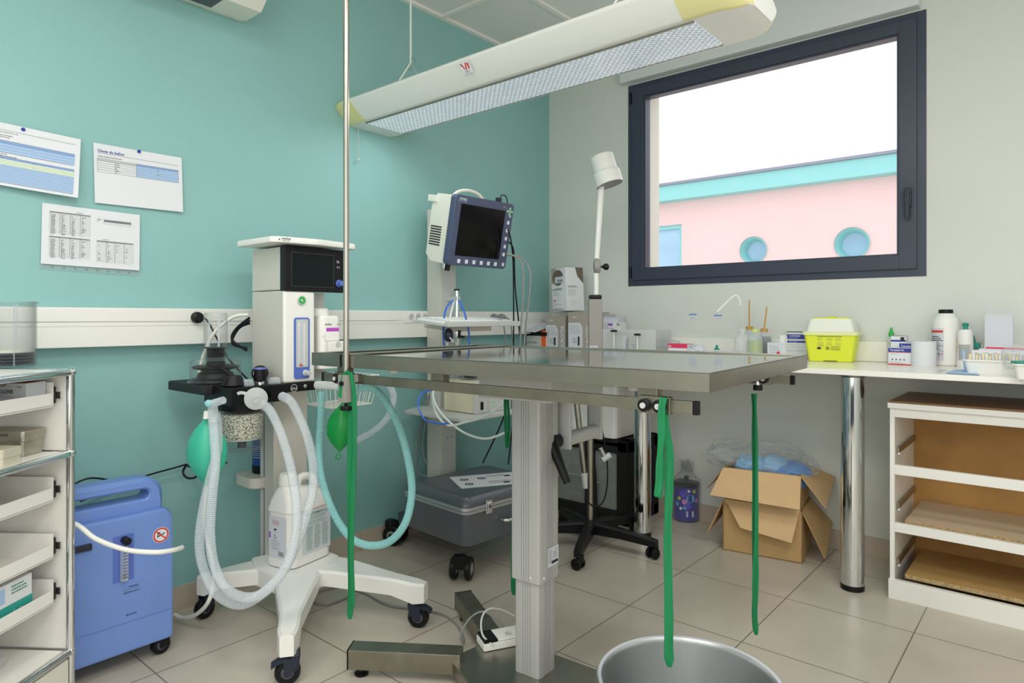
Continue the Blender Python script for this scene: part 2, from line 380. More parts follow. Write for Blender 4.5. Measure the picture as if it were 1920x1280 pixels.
# window: frame ring, sash ring, glass, handle, hinges, outer reveal
def ringbox(b, m, x0, x1, z0, z1, wl, wr, wb, wt, y0, y1, r=0):
    b.box(m, x0, x0+wl, y0, y1, z0, z1, r).box(m, x1-wr, x1, y0, y1, z0, z1, r)
    b.box(m, x0+wl-.001, x1-wr+.001, y0+.0005, y1, z0, z0+wb, r).box(m, x0+wl-.001, x1-wr+.001, y0+.0005, y1, z1-wt, z1, r)
win = thing('window_1', 'large anthracite framed window with a view of a pink building', 'window', (1.27, YW, WZ0)); win['kind'] = 'structure'
b = B(); ringbox(b, ANTH, WX0, WX1, WZ0, WZ1, .032, .036, .034, .03, YW-.004, YW+.07, .002); b.build('window_frame', win)
b = B(); ringbox(b, ANTH, WX0+.03, WX1-.034, WZ0+.032, WZ1-.028, .07, .066, .06, .05, YW-.016, YW+.06, .003)
ringbox(b, ANTH, WX0+.096, WX1-.096, WZ0+.088, WZ1-.074, .013, .013, .013, .013, YW-.006, YW+.05, .002)
b.build('sash', win)
GX0, GX1, GZ0, GZ1 = WX0+.108, WX1-.108, WZ0+.1, WZ1-.086
B().box(GLASS, GX0, GX1, YW+.025, YW+.03, GZ0, GZ1).build('glass_pane', win)
b = B().box(NAVYB, 1.906, 1.934, YW-.03, YW-.014, 1.515, 1.60, .006).cyl(NAVYB, (1.92, YW-.02, 1.575), (1.92, YW-.05, 1.575), .011)
b.loft(NAVYB, [[(1.92+x*q, YW-.05+y*.6, z) for x, y in rr(.024, .02, .007)] for z, q in ((1.59, .7), (1.58, 1), (1.52, .9), (1.475, .8), (1.465, .5))]); b.build('window_handle', win)
for z in (1.30, 2.27): B().box(BLACK, WX0+.012, WX0+.026, YW-.012, YW, z-.03, z+.03, .003).cyl(BLACK, (WX0+.02, YW-.012, z-.03), (WX0+.02, YW-.012, z+.03), .006).build('hinge', win)
b = B().box(JAMB, WX0, .625, YW+.07, YW+.23, WZ0, WZ1).box(JAMB, 1.93, WX1, YW+.07, YW+.23, WZ0, WZ1); struct(b, 'trim_1', M=I4)
# shutter box above the window
b = B().box(SHUT, .53, 1.965, YW-.055, YW, 2.352, ZC, .004); struct(b, 'trim_2', M=I4)
# skirting tiles
b = B(); y = YB
while y < YW-.01: b.box(PLINTH, 0, .011, y+.001, min(y+.414, YW), 0, .085, .001); y += .415
struct(b, 'baseboard_left', M=I4)
b = B(); x = .011
while x < XR: b.box(PLINTH, x+.001, min(x+.414, XR), YW-.011, YW, 0, .085, .001); x += .415
struct(b, 'baseboard_back', M=I4)
# wall duct along the left wall and a short return behind the boxes
b = B().box(WHITE, 0, .052, YB, YW-.001, .955, 1.082, .002)
for z in (1.035, 1.022): b.box(LGREY, .0515, .0526, YB, YW, z-.0008, z+.0008)
b.box(WHITE, .0515, .0545, YB, 1.04, 1.037, 1.078, .001).box(WHITE, .0515, .0545, 1.045, 1.99, 1.037, 1.078, .001).box(WHITE, .0515, .0545, 2.04, 2.22, 1.025, 1.078, .001).box(WHITE, .0515, .0545, 2.6, 2.9, 1.03, 1.078, .001)
b.box(WHITE, .052, .42, YW-.045, YW-.001, .965, 1.078, .002)
struct(b, 'trim_3', M=I4)

# unseen: glazed door and side window added to frame the fill lights
b = B(); y = YB
b.box(ANTH, 1.36, 1.42, y, y+.05, 0, 2.42).box(ANTH, 3.78, 3.84, y, y+.05, 0, 2.42).box(ANTH, 1.42, 3.78, y, y+.05, 2.36, 2.42).box(ANTH, 1.42, 3.78, y, y+.05, 0, .38).box(ANTH, 2.57, 2.63, y, y+.05, .38, 2.36).box(BPL, 1.42, 3.78, y+.01, y+.02, .38, 2.36)
struct(b, 'added_door', M=I4)
b = B().box(ANTH, XR-.04, XR, -.76, -.7, .7, 2.3).box(ANTH, XR-.04, XR, 1.5, 1.56, .7, 2.3).box(ANTH, XR-.04, XR, -.7, 1.5, .7, .75).box(ANTH, XR-.04, XR, -.7, 1.5, 2.25, 2.3).box(BPL, XR-.02, XR-.01, -.7, 1.5, .75, 2.25)
struct(b, 'added_side_window', M=I4)

# exterior building
EY = 9.5
bd = thing('building', 'pink rendered building with aqua fascia and round windows seen through the window', 'building', (0, EY, 0))
def holewall(b, m, x0, x1, z0, z1, y, th, holes, n=32):
    # columns of wall around circular holes
    xs = [x0]
    for cx, cz, r in holes:
        if r: b.box(m, xs[-1], cx-r*1.3, y, y+th, z0, z1); xs.append(cx+r*1.3)
        s = r*1.3
        b.box(m, cx-s, cx+s, y, y+th, z0, cz-s).box(m, cx-s, cx+s, y, y+th, cz+s, z1)
        i = b.mi(m)
        out = []; inn = []
        for k in range(n):
            a = 2*PI*k/n; c, q = math.cos(a), math.sin(a); f = s/max(abs(c), abs(q))
            out.append(b.bm.verts.new((cx+c*f, y, cz+q*f))); inn.append(b.bm.verts.new((cx+c*r, y, cz+q*r)))
        for k in range(n):
            f = b.bm.faces.new((out[k], out[(k+1) % n], inn[(k+1) % n], inn[k])); f.material_index = i
    b.box(m, xs[-1], x1, y, y+th, z0, z1)
holes = [(-1.05+0, 2.02, .19), (.245, 2.02, .21), (1.54, 2.02, .21), (2.84, 2.02, .21)]
b = B()
b.box(PINK, -12, -6.0, EY, EY+.2, 0, 2.9)
b.box(PINK, -6.0, -2.9, EY, EY+.2, 2.5, 2.9).box(PINK, -6, -2.9, EY, EY+.2, 0, .8).box(PINK, -2.9, -2.165, EY, EY+.2, 2.5, 2.9).box(PINK, -2.9, -2.165, EY, EY+.2, 0, .8)
holewall(b, PINK, -2.165, 9, 0, 2.9, EY, .2, holes); b.box(PINK, -12, 9, EY+.3, EY+6, 0, 2.9); b.build('facade', bd)
for cx, cz, r in holes:
    b = B()
    b.lathe(AQUA, [(r*1.02, -.03), (r*1.02, .02), (r*.9, .02), (r*.72, .16), (r*.72, .18), (r*1.02, .18)], (cx, EY, cz), (0, 1, 0), 40, (False, False))
    f = b.build('round_window', bd); B().cyl(SKYG, (cx, EY+.15, cz), (cx, EY+.16, cz), r*.75, n=32).build('pane', f)
b = B(); ringbox(b, AQUA, -6.0, -2.165, .8, 2.5, .06, .05, .06, .06, EY+.04, EY+.12); b.box(AQUA, -4.1, -4.04, EY+.04, EY+.12, .8, 2.5)
f = b.build('wide_window', bd); B().box(SKYG, -5.95, -2.2, EY+.09, EY+.1, .85, 2.45).build('pane', f)
B().box(AQUA, -12, 9, EY-.22, EY+.1, 2.85, 3.08, .005).build('fascia', bd)
B().box(CAPM, -12, 9, EY-.26, EY+6, 3.08, 3.12, .005).build('roof', bd)
tagd = B().box(JAMB, -14, 12, YW+.3, EY+8, -.15, -.02).build('ground', kind='structure', M=I4)

# ceiling panels added out of the frame to hold the overhead fill lights
for i, (x, y) in enumerate(PANELS):
    t = thing('added_ceiling_panel', 'added square ceiling panel out of view holding a fill light', 'ceiling light', (x, y, ZC), group='added ceiling panels for the fill lights')
    b = B(); ringbox(b, WHITEM, x-.3, x+.3, 0, 0, 0, 0, 0, 0, 0, 0) if 0 else b.box(WHITEM, x-.298, x+.298, y-.298, y+.298, ZC-.006, ZC-.001); b.build('frame', t)
    B().box(LAMIN, x-.28, x+.28, y-.28, y+.28, ZC-.009, ZC-.006).build('diffuser', t)

# ================================================================== ON THE LEFT WALL
# air conditioner
t = thing('air_conditioner', 'white wall mounted air conditioner unit high on the teal wall', 'air conditioner', (.1, .9, 2.19))
prof = [(0, 2.196), (.05, 2.185), (.155, 2.185), (.19, 2.215), (.20, 2.25), (.20, 2.44), (.17, 2.47), (0, 2.47)]
b = B().loft(CREAM, [[(x, y, z) for x, z in prof] for y in (.46, 1.24)], M=None); b.build('housing', t)
b = B().loft(CREAM, [[(x*1.02, y, z) for x, z in [(0, 2.193), (.05, 2.18), (.157, 2.18), (.195, 2.212), (.203, 2.25), (.203, 2.45), (0, 2.475)]] for y in (1.12, 1.26)]); b.build('end_cover', t)
B().box(DGREY, .06, .15, .5, 1.12, 2.178, 2.187).build('air_slot', t)
B().box(WHITE, .201, .207, .5, 1.1, 2.235, 2.44, .003).build('front_flap', t)
for k in range(2): B().box(INKG, .2075, .2085, 1.15, 1.185, 2.25+k*.012, 2.253+k*.012).build('mark', t)
# papers
def paper(name, label, pts, draw, bow=.006, extra=None):
    p = [at(*q, x=.004) for q in pts]           # TL TR BR BL
    t = thing(name, label, 'paper', ((p[0]+p[1]+p[2]+p[3])/4))
    M = fr(p[3], (0, 1, 0) if 0 else p[2]-p[3], p[0]-p[3]); W = (p[2]-p[3]).length; H = (p[0]-p[3]).length
    sg = 10; b = B(); R = []
    for i in range(sg+1):
        u = i/sg; off = .0008+bow*(u**3)
        bl, tl = p[3].lerp(p[2], u), p[0].lerp(p[1], u)
        R.append([bl+V((off+bow*.6, 0, 0)), tl+V((off*.4, 0, 0)), tl+V((off*.4-.0007, 0, 0)), bl+V((off+bow*.6-.0007, 0, 0))])
    b.loft(PAPER, R); b.build('sheet', t)
    def Mf(u, v, o=.0012):                      # paper coords 0..1 -> point on the bowed sheet
        off = .0008+bow*u**3
        return p[3].lerp(p[2], u).lerp(p[0].lerp(p[1], u), v)+V(((off+bow*.6)*(1-v)+off*.4*v+o, 0, 0))
    b = B()
    def R_(m, u0, v0, u1, v1, o=.0012):
        n = max(1, int((u1-u0)*10)); 
        for k in range(n):
            a, c = u0+(u1-u0)*k/n, u0+(u1-u0)*(k+1)/n; b.face(m, [Mf(a, v0, o), Mf(c, v0, o), Mf(c, v1, o), Mf(a, v1, o)])
    def T_(m, s, u, v, size, bold=0):
        M = fr(Mf(u, v, .0014), Mf(u+.1, v)-Mf(u, v), Mf(u, v+.1)-Mf(u, v)); b.text(m, M, s, 0, 0, size, 0, bold=bold)
    draw(R_, T_); b.build('print', t)
    return t
def table(R_, u0, v0, u1, v1, rows, cols, hdr, fill, line=INKG, lw=.0035):
    if fill: R_(fill, u0, v0, u1, v1, .0012)
    dv = (v1-v0)/rows; R_(hdr, u0, v1-dv, u1, v1, .0013)
    for k in range(rows+1): R_(line, u0, v0+k*dv-lw/2, u1, v0+k*dv+lw/2, .0014)
    for c in cols: R_(line, c-lw/3, v0, c+lw/3, v1, .0015)
def sm_(R_, u0, v, u1, n, step, seed, h=.007, m=INKG):
    q = random.Random(seed)
    for k in range(n):
        u = u0
        while u < u1*q.uniform(.85, 1): L = q.uniform(.006, .02); R_(m, u, v-k*step, min(u+L, u1), v-k*step+h, .0016); u += L+.005
def d1(R, T):
    T(INKG, 'e', .02, .9, .008); R(INKG, 0, .885, .96, .889); sm_(R, .02, .85, .55, 1, 1, 3); sm_(R, .3, .8, .55, 2, .03, 4, m=INK)
    table(R, 0, .57, .38, .73, 4, (.38,), TGRY, None); table(R, .38, .53, .96, .72, 4, (), TBLUE2, TBLUE)
    sm_(R, .33, .50, .55, 2, .03, 5, m=INK)
    table(R, 0, .05, .38, .47, 13, (), TGRY, None); R(TGRN, 0, .34, .38, .44, .0012); R(TBLUE, 0, .33, .38, .43, .00125)
    table(R, .38, .05, .96, .46, 13, (), TBLUE2, TBLUE); R(TGRN, .38, .33, .96, .42, .00125)
    for k in range(14): sm_(R, .66, .42-k*.029, .68, 1, 1, k)
def d2(R, T):
    T(DBLUE, 'Choix du ballon', .04, .86, .0125, .015); R(INKG, .25, .8+.04, .95, .844); R(INKG, .04, .84, .25, .844); sm_(R, .04, .785, .33, 1, 1, 9, .009, INK)
    table(R, .035, .53, .46, .755, 6, (.035, .46), TGRY, None); table(R, .46, .53, .95, .755, 6, (.46, .95), TBLUE2, TBLUE)
    for k in range(5): sm_(R, .22, .68-k*.036, .28, 1, 1, k, .012); sm_(R, .70, .68-k*.036, .72, 1, 1, k, .012)
    sm_(R, .86, .45, .93, 1, 1, 7)
def d3(R, T):
    for u0, v0, u1, v1, rw, q in ((.07, .52, .47, .88, 19, (.17, .27, .37)), (.07, .13, .47, .47, 18, (.17, .27, .37)), (.54, .10, .93, .47, 18, (.64, .73, .83))):
        table(R, u0, v0, u1, v1, rw, q+(u0, u1), INKG, None, TGRY, .003)
        for c in q: R(INK, c-.0012, v0, c+.0012, v1, .0016)
        for k in range(rw-1):
            for c in (u0,)+q: sm_(R, c+.015, v1-.055-k*(v1-v0)/rw, c+.06, 1, 1, k+c, .008)
    table(R, .61, .77, .9, .84, 2, (.61, .74, .9), INKG, None, INKG, .003); sm_(R, .54, .84, .6, 4, .02, 5)
    sm_(R, .33, .9, .43, 1, 1, 5); sm_(R, .6, .49, .75, 1, 1, 5)
paper('paper_sheet', 'white printed sheet with blue and green tables cut off by the left picture edge', [(-130, 200), (150, 262), (140, 373), (-130, 325)], d1, .02)
paper('paper_sheet', 'white printed sheet headed Choix du ballon with one blue table', [(175, 267), (340, 296), (341, 398), (177, 380)], d2, .006)
t = paper('paper_sheet', 'white sheet of grey tables in a punched clear sleeve without a pin', [(79, 380), (262, 403), (260, 507), (76, 494)], d3, .003)
p = [at(74, 494, x=.004), at(262, 507, x=.004), at(260, 517, x=.004), at(73, 503, x=.004)]
b = B().loft(BAGC, [[q, q+V((.0006, 0, 0))] and [q, q+V((.0006, 0, 0)), q+V((.0006, 0, 0)), q] for q in ()]) if 0 else B()
b.sheet(BAGC, p, .0008)
for k in range(8): q = p[3].lerp(p[2], .12+.11*k)+V((.002, 0, .008)); b.disc(INKG, fr(q, (0, 1, 0), (0, 0, 1)), 0, 0, .0035, ry=.0018, n=10)
b.build('punched_strip', t)
for px, py, l in ((43, 243, 'round blue push pin on the sheet cut by the left picture edge'), (260, 284, 'round blue push pin on the sheet headed Choix du ballon')):
    c = at(px, py, x=.004); B().lathe(PIN, [(.001, 0), (.0055, .002), (.0055, .005), (.003, .008)], c, (1, 0, 0), 16).build('push_pin', label=l, cat='pin')
# sockets
def socket(y, z, label, group=None, x=.0545):
    t = thing('power_socket', label, 'socket', (x, y, z), group=group)
    B().lathe(WHITE, [(.019, 0), (.019, .002), (.0165, .002), (.015, -.0), (.001, -.0)], (x, y, z), (1, 0, 0), 24, (False, True)).build('socket_rim', t)
    B().lathe(LGREY, [(.0155, .0003), (.0155, .0007)], (x, y, z), (1, 0, 0), 24).build('socket_face', t)
    b = B()
    for dy in (-.006, .006): b.cyl(INK, (x+.0007, y+dy, z), (x+.0012, y+dy, z), .0018, n=8)
    b.cyl(CHROME, (x+.0007, y, z+.008), (x+.006, y, z+.008), .0018, n=8); b.build('socket_holes', t)
for y, l in ((2.081, 'left socket of the three in a row left of the monitor stand'), (2.124, 'middle socket of the three in a row left of the monitor stand'), (2.167, 'right socket of the three in a row left of the monitor stand')): socket(y, 1.053, l)
t = thing('power_plug', 'round black power plug in the duct left of the anaesthesia machine', 'plug', (.056, 1.07, 1.05))
B().lathe(BLACK, [(.02, 0), (.021, .004), (.019, .018), (.012, .022), (.009, .03)], (.0548, 1.07, 1.05), (1, 0, 0), 24).build('plug_body', t)
B().tube(BLACK, [(.08, 1.072, 1.045), (.095, 1.09, 1.04), (.09, 1.13, .97), (.09, 1.17, .90), (.1, 1.2, .86), (.14, 1.24, .8)], .0035).build('plug_cable', t)
for y, l in ((2.66, 'left of two grey plugs in the duct behind the keyboard shelf'), (2.72, 'right of two grey plugs in the duct behind the keyboard shelf')):
    t = thing('grey_plug', l, 'plug', (.06, y, 1.05))
    B().lathe(GREYP, [(.02, 0), (.02, .012), (.012, .03), (.006, .034)], (.0548, y, 1.05), (1, .35, 0), 20).build('plug_body', t)
    B().tube(GREYP, [(.086, y+.01, 1.05), (.1, y+.03, 1.03), (.1, y+.05, .95), (.11, y+.06, .87)], .004).build('plug_cable', t)

# ================================================================== DRAWER TOWER (left)
A2 = rad(-37.15)                  # local +X along the front towards the camera? front runs along F1
F1 = V((-.604, .797, 0)); N1 = V((.797, .604, 0))    # along front (away), outward normal
C1 = V((.425, .575, 0))           # far front corner
ang = math.atan2(F1.y, F1.x)      # local X = away along front, local Y = inward (behind)
t = thing('drawer_tower', 'chrome tube shelving tower with white pull-out trays at the left edge', 'shelving', (C1.x, C1.y, 0), ang)
MT_ = MT[t.name]                  # local: x<=0 toward camera, y>0 behind (=-N1)
TZ = (.02, .165, .69, .905); TW = -.75; TD = .35
def tb(p0, p1, r=.0095): 
    B().cyl(CHROME, MT_ @ V(p0), MT_ @ V(p1), r, n=16).build('frame_tube', t)
for x in (0, TW):
    for y in (0, TD): tb((x, y, .02), (x, y, TZ[-1]))
for z in TZ[1:]:
    for y in (0, TD): tb((TW, y, z), (0, y, z))
    for x in (0, TW): tb((x, 0, z), (x, TD, z))
    for x in (0, TW):
        for y in (0, TD): B().sph(CHROME, MT_ @ V((x, y, z)), .0128).build('ball_joint', t)
L2W = lambda x, y, z: MT_ @ V((x, y, z))
B().box(WHITEM, TW+.012, -.012, .012, TD-.012, .9, .912, M=MT_).build('top_panel', t)
for z in (TZ[1], TZ[2]): B().box(WHITEM, TW+.012, -.012, .012, TD-.012, z-.004, z+.006, M=MT_).build('shelf_panel', t)
B().box(WHITEM, -.001, .005, .012, TD-.012, .03, TZ[-1]-.012, M=MT_).build('end_panel', t)
B().box(WHITEM, TW, -.012, TD-.006, TD-.001, .03, TZ[-1]-.012, M=MT_).build('back_panel', t)
B().box(CREAM, TW+.012, -.014, -.004, .004, .03, TZ[1]-.014, M=MT_).build('lower_front_panel', t)
def tray(z0, pull=-.02):
    b = B(); x0, x1, y0, y1 = TW+.03, -.022, -pull+.01, TD-.05-pull
    b.box(WHITEM, x0, x1, y0, y1, z0, z0+.003, M=MT_)
    b.box(WHITEM, x0, x1, y0, y0+.003, z0-.002, z0+.034, M=MT_).box(WHITEM, x1-.003, x1, y0, y1, z0, z0+.062, M=MT_).box(WHITEM, x0, x0+.003, y0, y1, z0, z0+.062, M=MT_).box(WHITEM, x0, x1, y1-.003, y1, z0, z0+.062, M=MT_)
    d = b.build('tray', t)
    b = B().box(BLACK, -.0215, -.010, y0+.002, y1, z0+.006, z0+.05, .002, M=MT_); b.build('runner', d)
    b = B().box(CHROME, -.0095, -.004, 0.02, y1, z0+.018, z0+.036, M=MT_); b.build('slide_rail', d)
for z in (.818, .570, .421, .301): tray(z)
def TWp(px, py, inset):           # a point seen at pixel on the plane y=inset behind the front of the tower
    p0 = L2W(0, inset, 0); d = FV+(px-960)/FPX*RV+V((0, 0, -(py-595)/FPX)); k = (p0-CAM).dot(N1)/d.dot(N1); q = MT_.inverted() @ (CAM+k*d); return q
if 0: print(TWp(0, 740, 0))
# clear tub on the tower
c = at(15, 688, z=.9125); t2 = thing('clear_jar', 'clear plastic beaker with black discs at its foot on the tower', 'jar', (c.x, c.y, .9125))
R0 = .066; zz = .9125
B().lathe(CPL3, [(R0-.004, .0), (R0, .004), (R0, .172), (R0+.004, .177), (R0+.004, .182), (R0-.003, .182), (R0-.003, .006), (.001, .006)], (c.x, c.y, zz), n=36, caps=(True, True)).build('tub', t2)
b = B()
for k in range(7): b.lathe(BLACK if k % 2 else DGREY, [(R0-.008, .007+k*.0045), (R0-.006, .009+k*.0045), (R0-.008, .0112+k*.0045)], (c.x, c.y, zz), n=30)
b.build('stacked_discs', t2)
B().lathe(CREAM, [(R0-.007, .04), (R0-.005, .042), (R0-.005, .048), (.012, .05), (.01, .046)], (c.x, c.y, zz), n=30).build('white_disc', t2)
for a in (0, 1.3, 2.6, 3.9, 5.2): B().cyl(CPL2, (c.x+(R0-.005)*math.cos(a), c.y+(R0-.005)*math.sin(a), zz+.006), (c.x+(R0-.005)*math.cos(a), c.y+(R0-.005)*math.sin(a), zz+.175), .002, n=6).build('rib', t2)
# things in the trays
FR_ = lambda x, y, z: fr(L2W(x, y, z), MT_.to_3x3() @ V((1, 0, 0)), (0, 0, 1))   # faces outward (-y local)
b = B().box(LPAP, -.095, -.03, .045, .26, .8225, .884, .001, M=MT_).box(CARDD, -.09, -.035, .05, .255, .8835, .8845, M=MT_)
Mf = fr(L2W(-.0955, .19, .8225), MT_.to_3x3() @ V((0, -1, 0)), (0, 0, 1))
b.text(INK, Mf, '6-0', .02, .04, .015, bold=.01).text(INK, Mf, 'PROLENE', .062, .036, .014, sx=.85, bold=.01).small(INKG, Mf, .02, .03, .03, 3, .006, .0012).small(INKG, Mf, .065, .030, .05, 2, .004, .001).text(INK, Mf, 'F2O2', .122, .05, .006).small(INKG, Mf, .065, .016, .06, 2, .004, .001, 3).disc(TAUPE, Mf, .085, .0585, .009, ry=.006)
b.build('suture_box', label='pale suture box lettered PROLENE in the top tray', cat='box')
def tin(x0, x1, y0, y1, z0, z1, m, label, txt=None):
    t = thing('metal_tin', label, 'tin', L2W((x0+x1)/2, (y0+y1)/2, z0)); h = z1-z0
    B().loft(m, [[(x+(x0+x1)/2, y+(y0+y1)/2, z) for x, y in rr(x1-x0-.003, y1-y0-.003, .009)] for z in (z0, z0+h*.6)], M=MT_).build('tin_base', t)
    b = B().loft(m, [[(x*q+(x0+x1)/2, y*q+(y0+y1)/2, z) for x, y in rr(x1-x0, y1-y0, .010)] for z, q in ((z0+h*.5, 1), (z1-.002, 1), (z1, .985))], M=MT_)
    if txt: b.text(INK, fr(L2W(x0-.0008, y1-.02, z0), MT_.to_3x3() @ V((0, -1, 0)), (0, 0, 1)), txt, .0, h*.55, .010)
    b.build('tin_lid', t)
TINM = mat('dull_tin', '#b6b0a2', .38, .8, var=.25, vscale=20); TINC = mat('cream_tin', '#dcd6bf', .45, .3, var=.1, vscale=20)
Z = TZ[2]+.0065
tin(-.085, -.012, .062, .19, Z, Z+.038, TINM, 'dull metal tin, lower of the two stacked on the middle shelf')
tin(-.087, -.008, .058, .192, Z+.0385, Z+.064, TINM, 'dull metal tin, upper of the two stacked on the middle shelf', 'TION STERNALE')
tin(-.20, -.135, .018, .14, Z, Z+.04, TINC, 'small cream tin in front of the stacked metal tins')
b = B().box(PAPER, -.40, -.075, .046, .15, .3045, .402, .001, M=MT_); Mf = FR_(-.40, .0452, .3045)
b.dec(GREENM, Mf, 0, 0, .325, .045).text(PAPER, Mf, 'génia', .25, .014, .024, o=.0014, bold=.01).dec(TBLUE, Mf, .05, .055, .19, .035).small(INKGN, Mf, .26, .085, .05, 3, .008, .003)
b.build('glove_box', label='white and teal box lettered génia in the bottom tray', cat='box')
def crumple(name, label, cat, m, c, size, seed, sub=4, amp=.3, M=None, extra=None, kind=None):
    t = bmesh.new(); bmesh.ops.create_icosphere(t, subdivisions=sub, radius=.5)
    for v in t.verts:
        n1 = noise.noise(v.co*3+V((seed, 0, 0))); n2 = abs(noise.noise(v.co*7+V((0, seed, 0)))); n3 = abs(noise.noise(v.co*15+V((0, 0, seed))))
        v.co *= 1+amp*(n1*.9-n2*.7+.4-n3*.35)
        v.co = V((v.co.x*size[0], v.co.y*size[1], max(v.co.z, -.38)*size[2]))
    b = B(); b.add(t, m, Matrix.Translation(V(c)) @ (M or Matrix.Identity(4)))
    return b.build(name, label=label, cat=cat, ang=25)
MR = MT_.to_3x3().to_4x4()
crumple('plastic_bag', 'crumpled clear plastic bag in the second tray', 'plastic bag', BAGC, L2W(-.16, .16, .592), (.16, .12, .04), 4, 4, .3, MR)
crumple('plastic_bag', 'crumpled clear plastic bag on the lowest shelf', 'plastic bag', BAGC, L2W(-.2, .15, .192), (.26, .14, .05), 9, 4, .3, MR)
crumple('dark_pouch', 'small dark brown pouch beside the bag on the lowest shelf', 'pouch', mat('dark_brown', '#5a4038', .6), L2W(-.40, .13, .195), (.12, .08, .06), 2, 4, .2, MR)

# ================================================================== OXYGEN CONCENTRATOR
X0, X1, Y0, Y1 = .075, .31, .53, .888
t = thing('oxygen_concentrator', 'blue oxygen concentrator on castors beside the tower', 'medical device', (.19, .71, 0))
def sil(n=8):   # outline in (y, z) of body and handle, side silhouette
    return [(Y0, .055), (Y1-.012, .055), (Y1, .067), (Y1, .43), (Y1-.006, .452), (Y1-.028, .472), (Y1-.034, .50), (Y1-.036, .525), (Y1-.046, .545), (Y1-.066, .556), (Y0+.066, .556), (Y0+.046, .545), (Y0+.036, .525), (Y0+.034, .5), (Y0+.02, .47), (Y0, .45)]
MY = Matrix(((0, 0, 1, 0), (1, 0, 0, 0), (0, 1, 0, 0), (0, 0, 0, 1)))   # (a,b,h) -> x=h, y=a, z=b
# body with shoulders (lower block) and handle as a loop
b = B().prism(BLUE, [(Y0, .05), (Y1, .05), (Y1, .432), (Y1-.022, .462), (Y0+.022, .462), (Y0, .432)], X0, X1, MY, .014)
b.build('housing', t)
hp = [(.2, Y0+.04, .455), (.2, Y0+.037, .5), (.2, Y0+.052, .532), (.2, Y0+.09, .541), (.2, Y1-.09, .541), (.2, Y1-.052, .53), (.2, Y1-.037, .5), (.2, Y1-.036, .455)]
yc = (Y0+Y1)/2; O_ = rr(.315, .145, .055, 8); I_ = rr(.235, .030, .0148, 8); R_ = []
for (oy, oz), (iy, iz) in zip(O_+O_[:1], I_+I_[:1]):
    o = V((0, yc+oy, .485+oz)); n_ = V((0, yc+iy, .508+iz)); d = (o-n_).normalized(); c_ = .012
    R_.append([V((x, p.y, p.z)) for x, p in ((.20+c_, o), (.20, o-d*c_), (.20, n_+d*.006), (.206, n_), (.283-.006, n_), (.283, n_+d*.006), (.283, o-d*c_), (.283-c_, o))])
b = B().loft(BLUE, R_, caps=(False, False)); bmesh.ops.recalc_face_normals(b.bm, faces=b.bm.faces[:])
b.build('carry_handle', t)
B().prism(BLUE, [(Y0+.02, .05), (Y1-.02, .05), (Y1-.02, .17), (Y0+.02, .17)], X0-.004, X0+.01, MY, .003).build('rear_cover', t)
Mf = fr((X1, Y0, .05), (0, 1, 0), (0, 0, 1)); Wc = Y1-Y0
b = B().dec(BLUED, Mf, .003, .093, Wc-.006, .0016); b.build('seam', t)
b = B().box(BLUED, X1-.012, X1+.0012, Y0+.215-.035, Y0+.215+.03, .265, .41, .012); b.build('gauge_recess', t)
yy = Y0+.212
b = B().cyl(CPL2, (X1+.009, yy, .275), (X1+.009, yy, .375), .011, n=20)
for k in range(9): b.box(INK, X1+.0195, X1+.0205, yy-.006, yy+.006, .285+k*.009, .2862+k*.009)
b.cyl(INK, (X1+.009, yy, .28), (X1+.009, yy, .29), .006); b.build('flow_meter', t)
B().cyl(BLACK, (X1, yy+.003, .392), (X1+.03, yy+.003, .392), .011, bev=.002).build('flow_knob', t)
B().box(NAVYB, X1, X1+.008, Y0+.03, Y0+.13, .385, .405, .004).build('switch_panel', t)
b = B(); q = (.318, .33)
b.disc(PAPER, Mf, q[0], q[1], .024, .0008).ring(RED, Mf, q[0], q[1], .0225, .018, .0012)
b.face(INK, [Mf @ V((q[0]+x, q[1]+y, .0011)) for x, y in ((-.012, -.006), (.012, .003), (.012, .006), (-.012, -.002))])
b.tube(INK, [Mf @ V((q[0]-.01, q[1]+.0, .001)), Mf @ V((q[0]-.007, q[1]+.009, .001)), Mf @ V((q[0]-.002, q[1]+.006, .001))], .0012, 5)
b.face(RED, [Mf @ V((q[0]+x, q[1]+y, .0014)) for x, y in ((-.0145, .011), (-.0125, .014), (.0145, -.011), (.0125, -.014))]); b.build('no_smoking_sticker', t)
b = B().text(INK, Mf, 'PHILIPS', .228, .195, .008, bold=.01).text(INK, Mf, 'RESPIRONICS', .213, .18, .0075).text(INK, Mf, 'EverFlo', .22, .113, .0095, bold=.01).dec(INK, Mf, .21, .1905, .05, .0006); b.build('lettering', t)
caster(t, .1, .22-.0, .027, .022, 0, BLACK, BLACK, BLACK, .055) if 0 else None
for lx, ly in ((.085, .15), (.085, -.15), (-.085, .15), (-.085, -.15)): caster(t, lx, ly, .028, .03, PI/2, BLACK, DGREY, BLACK, .053)
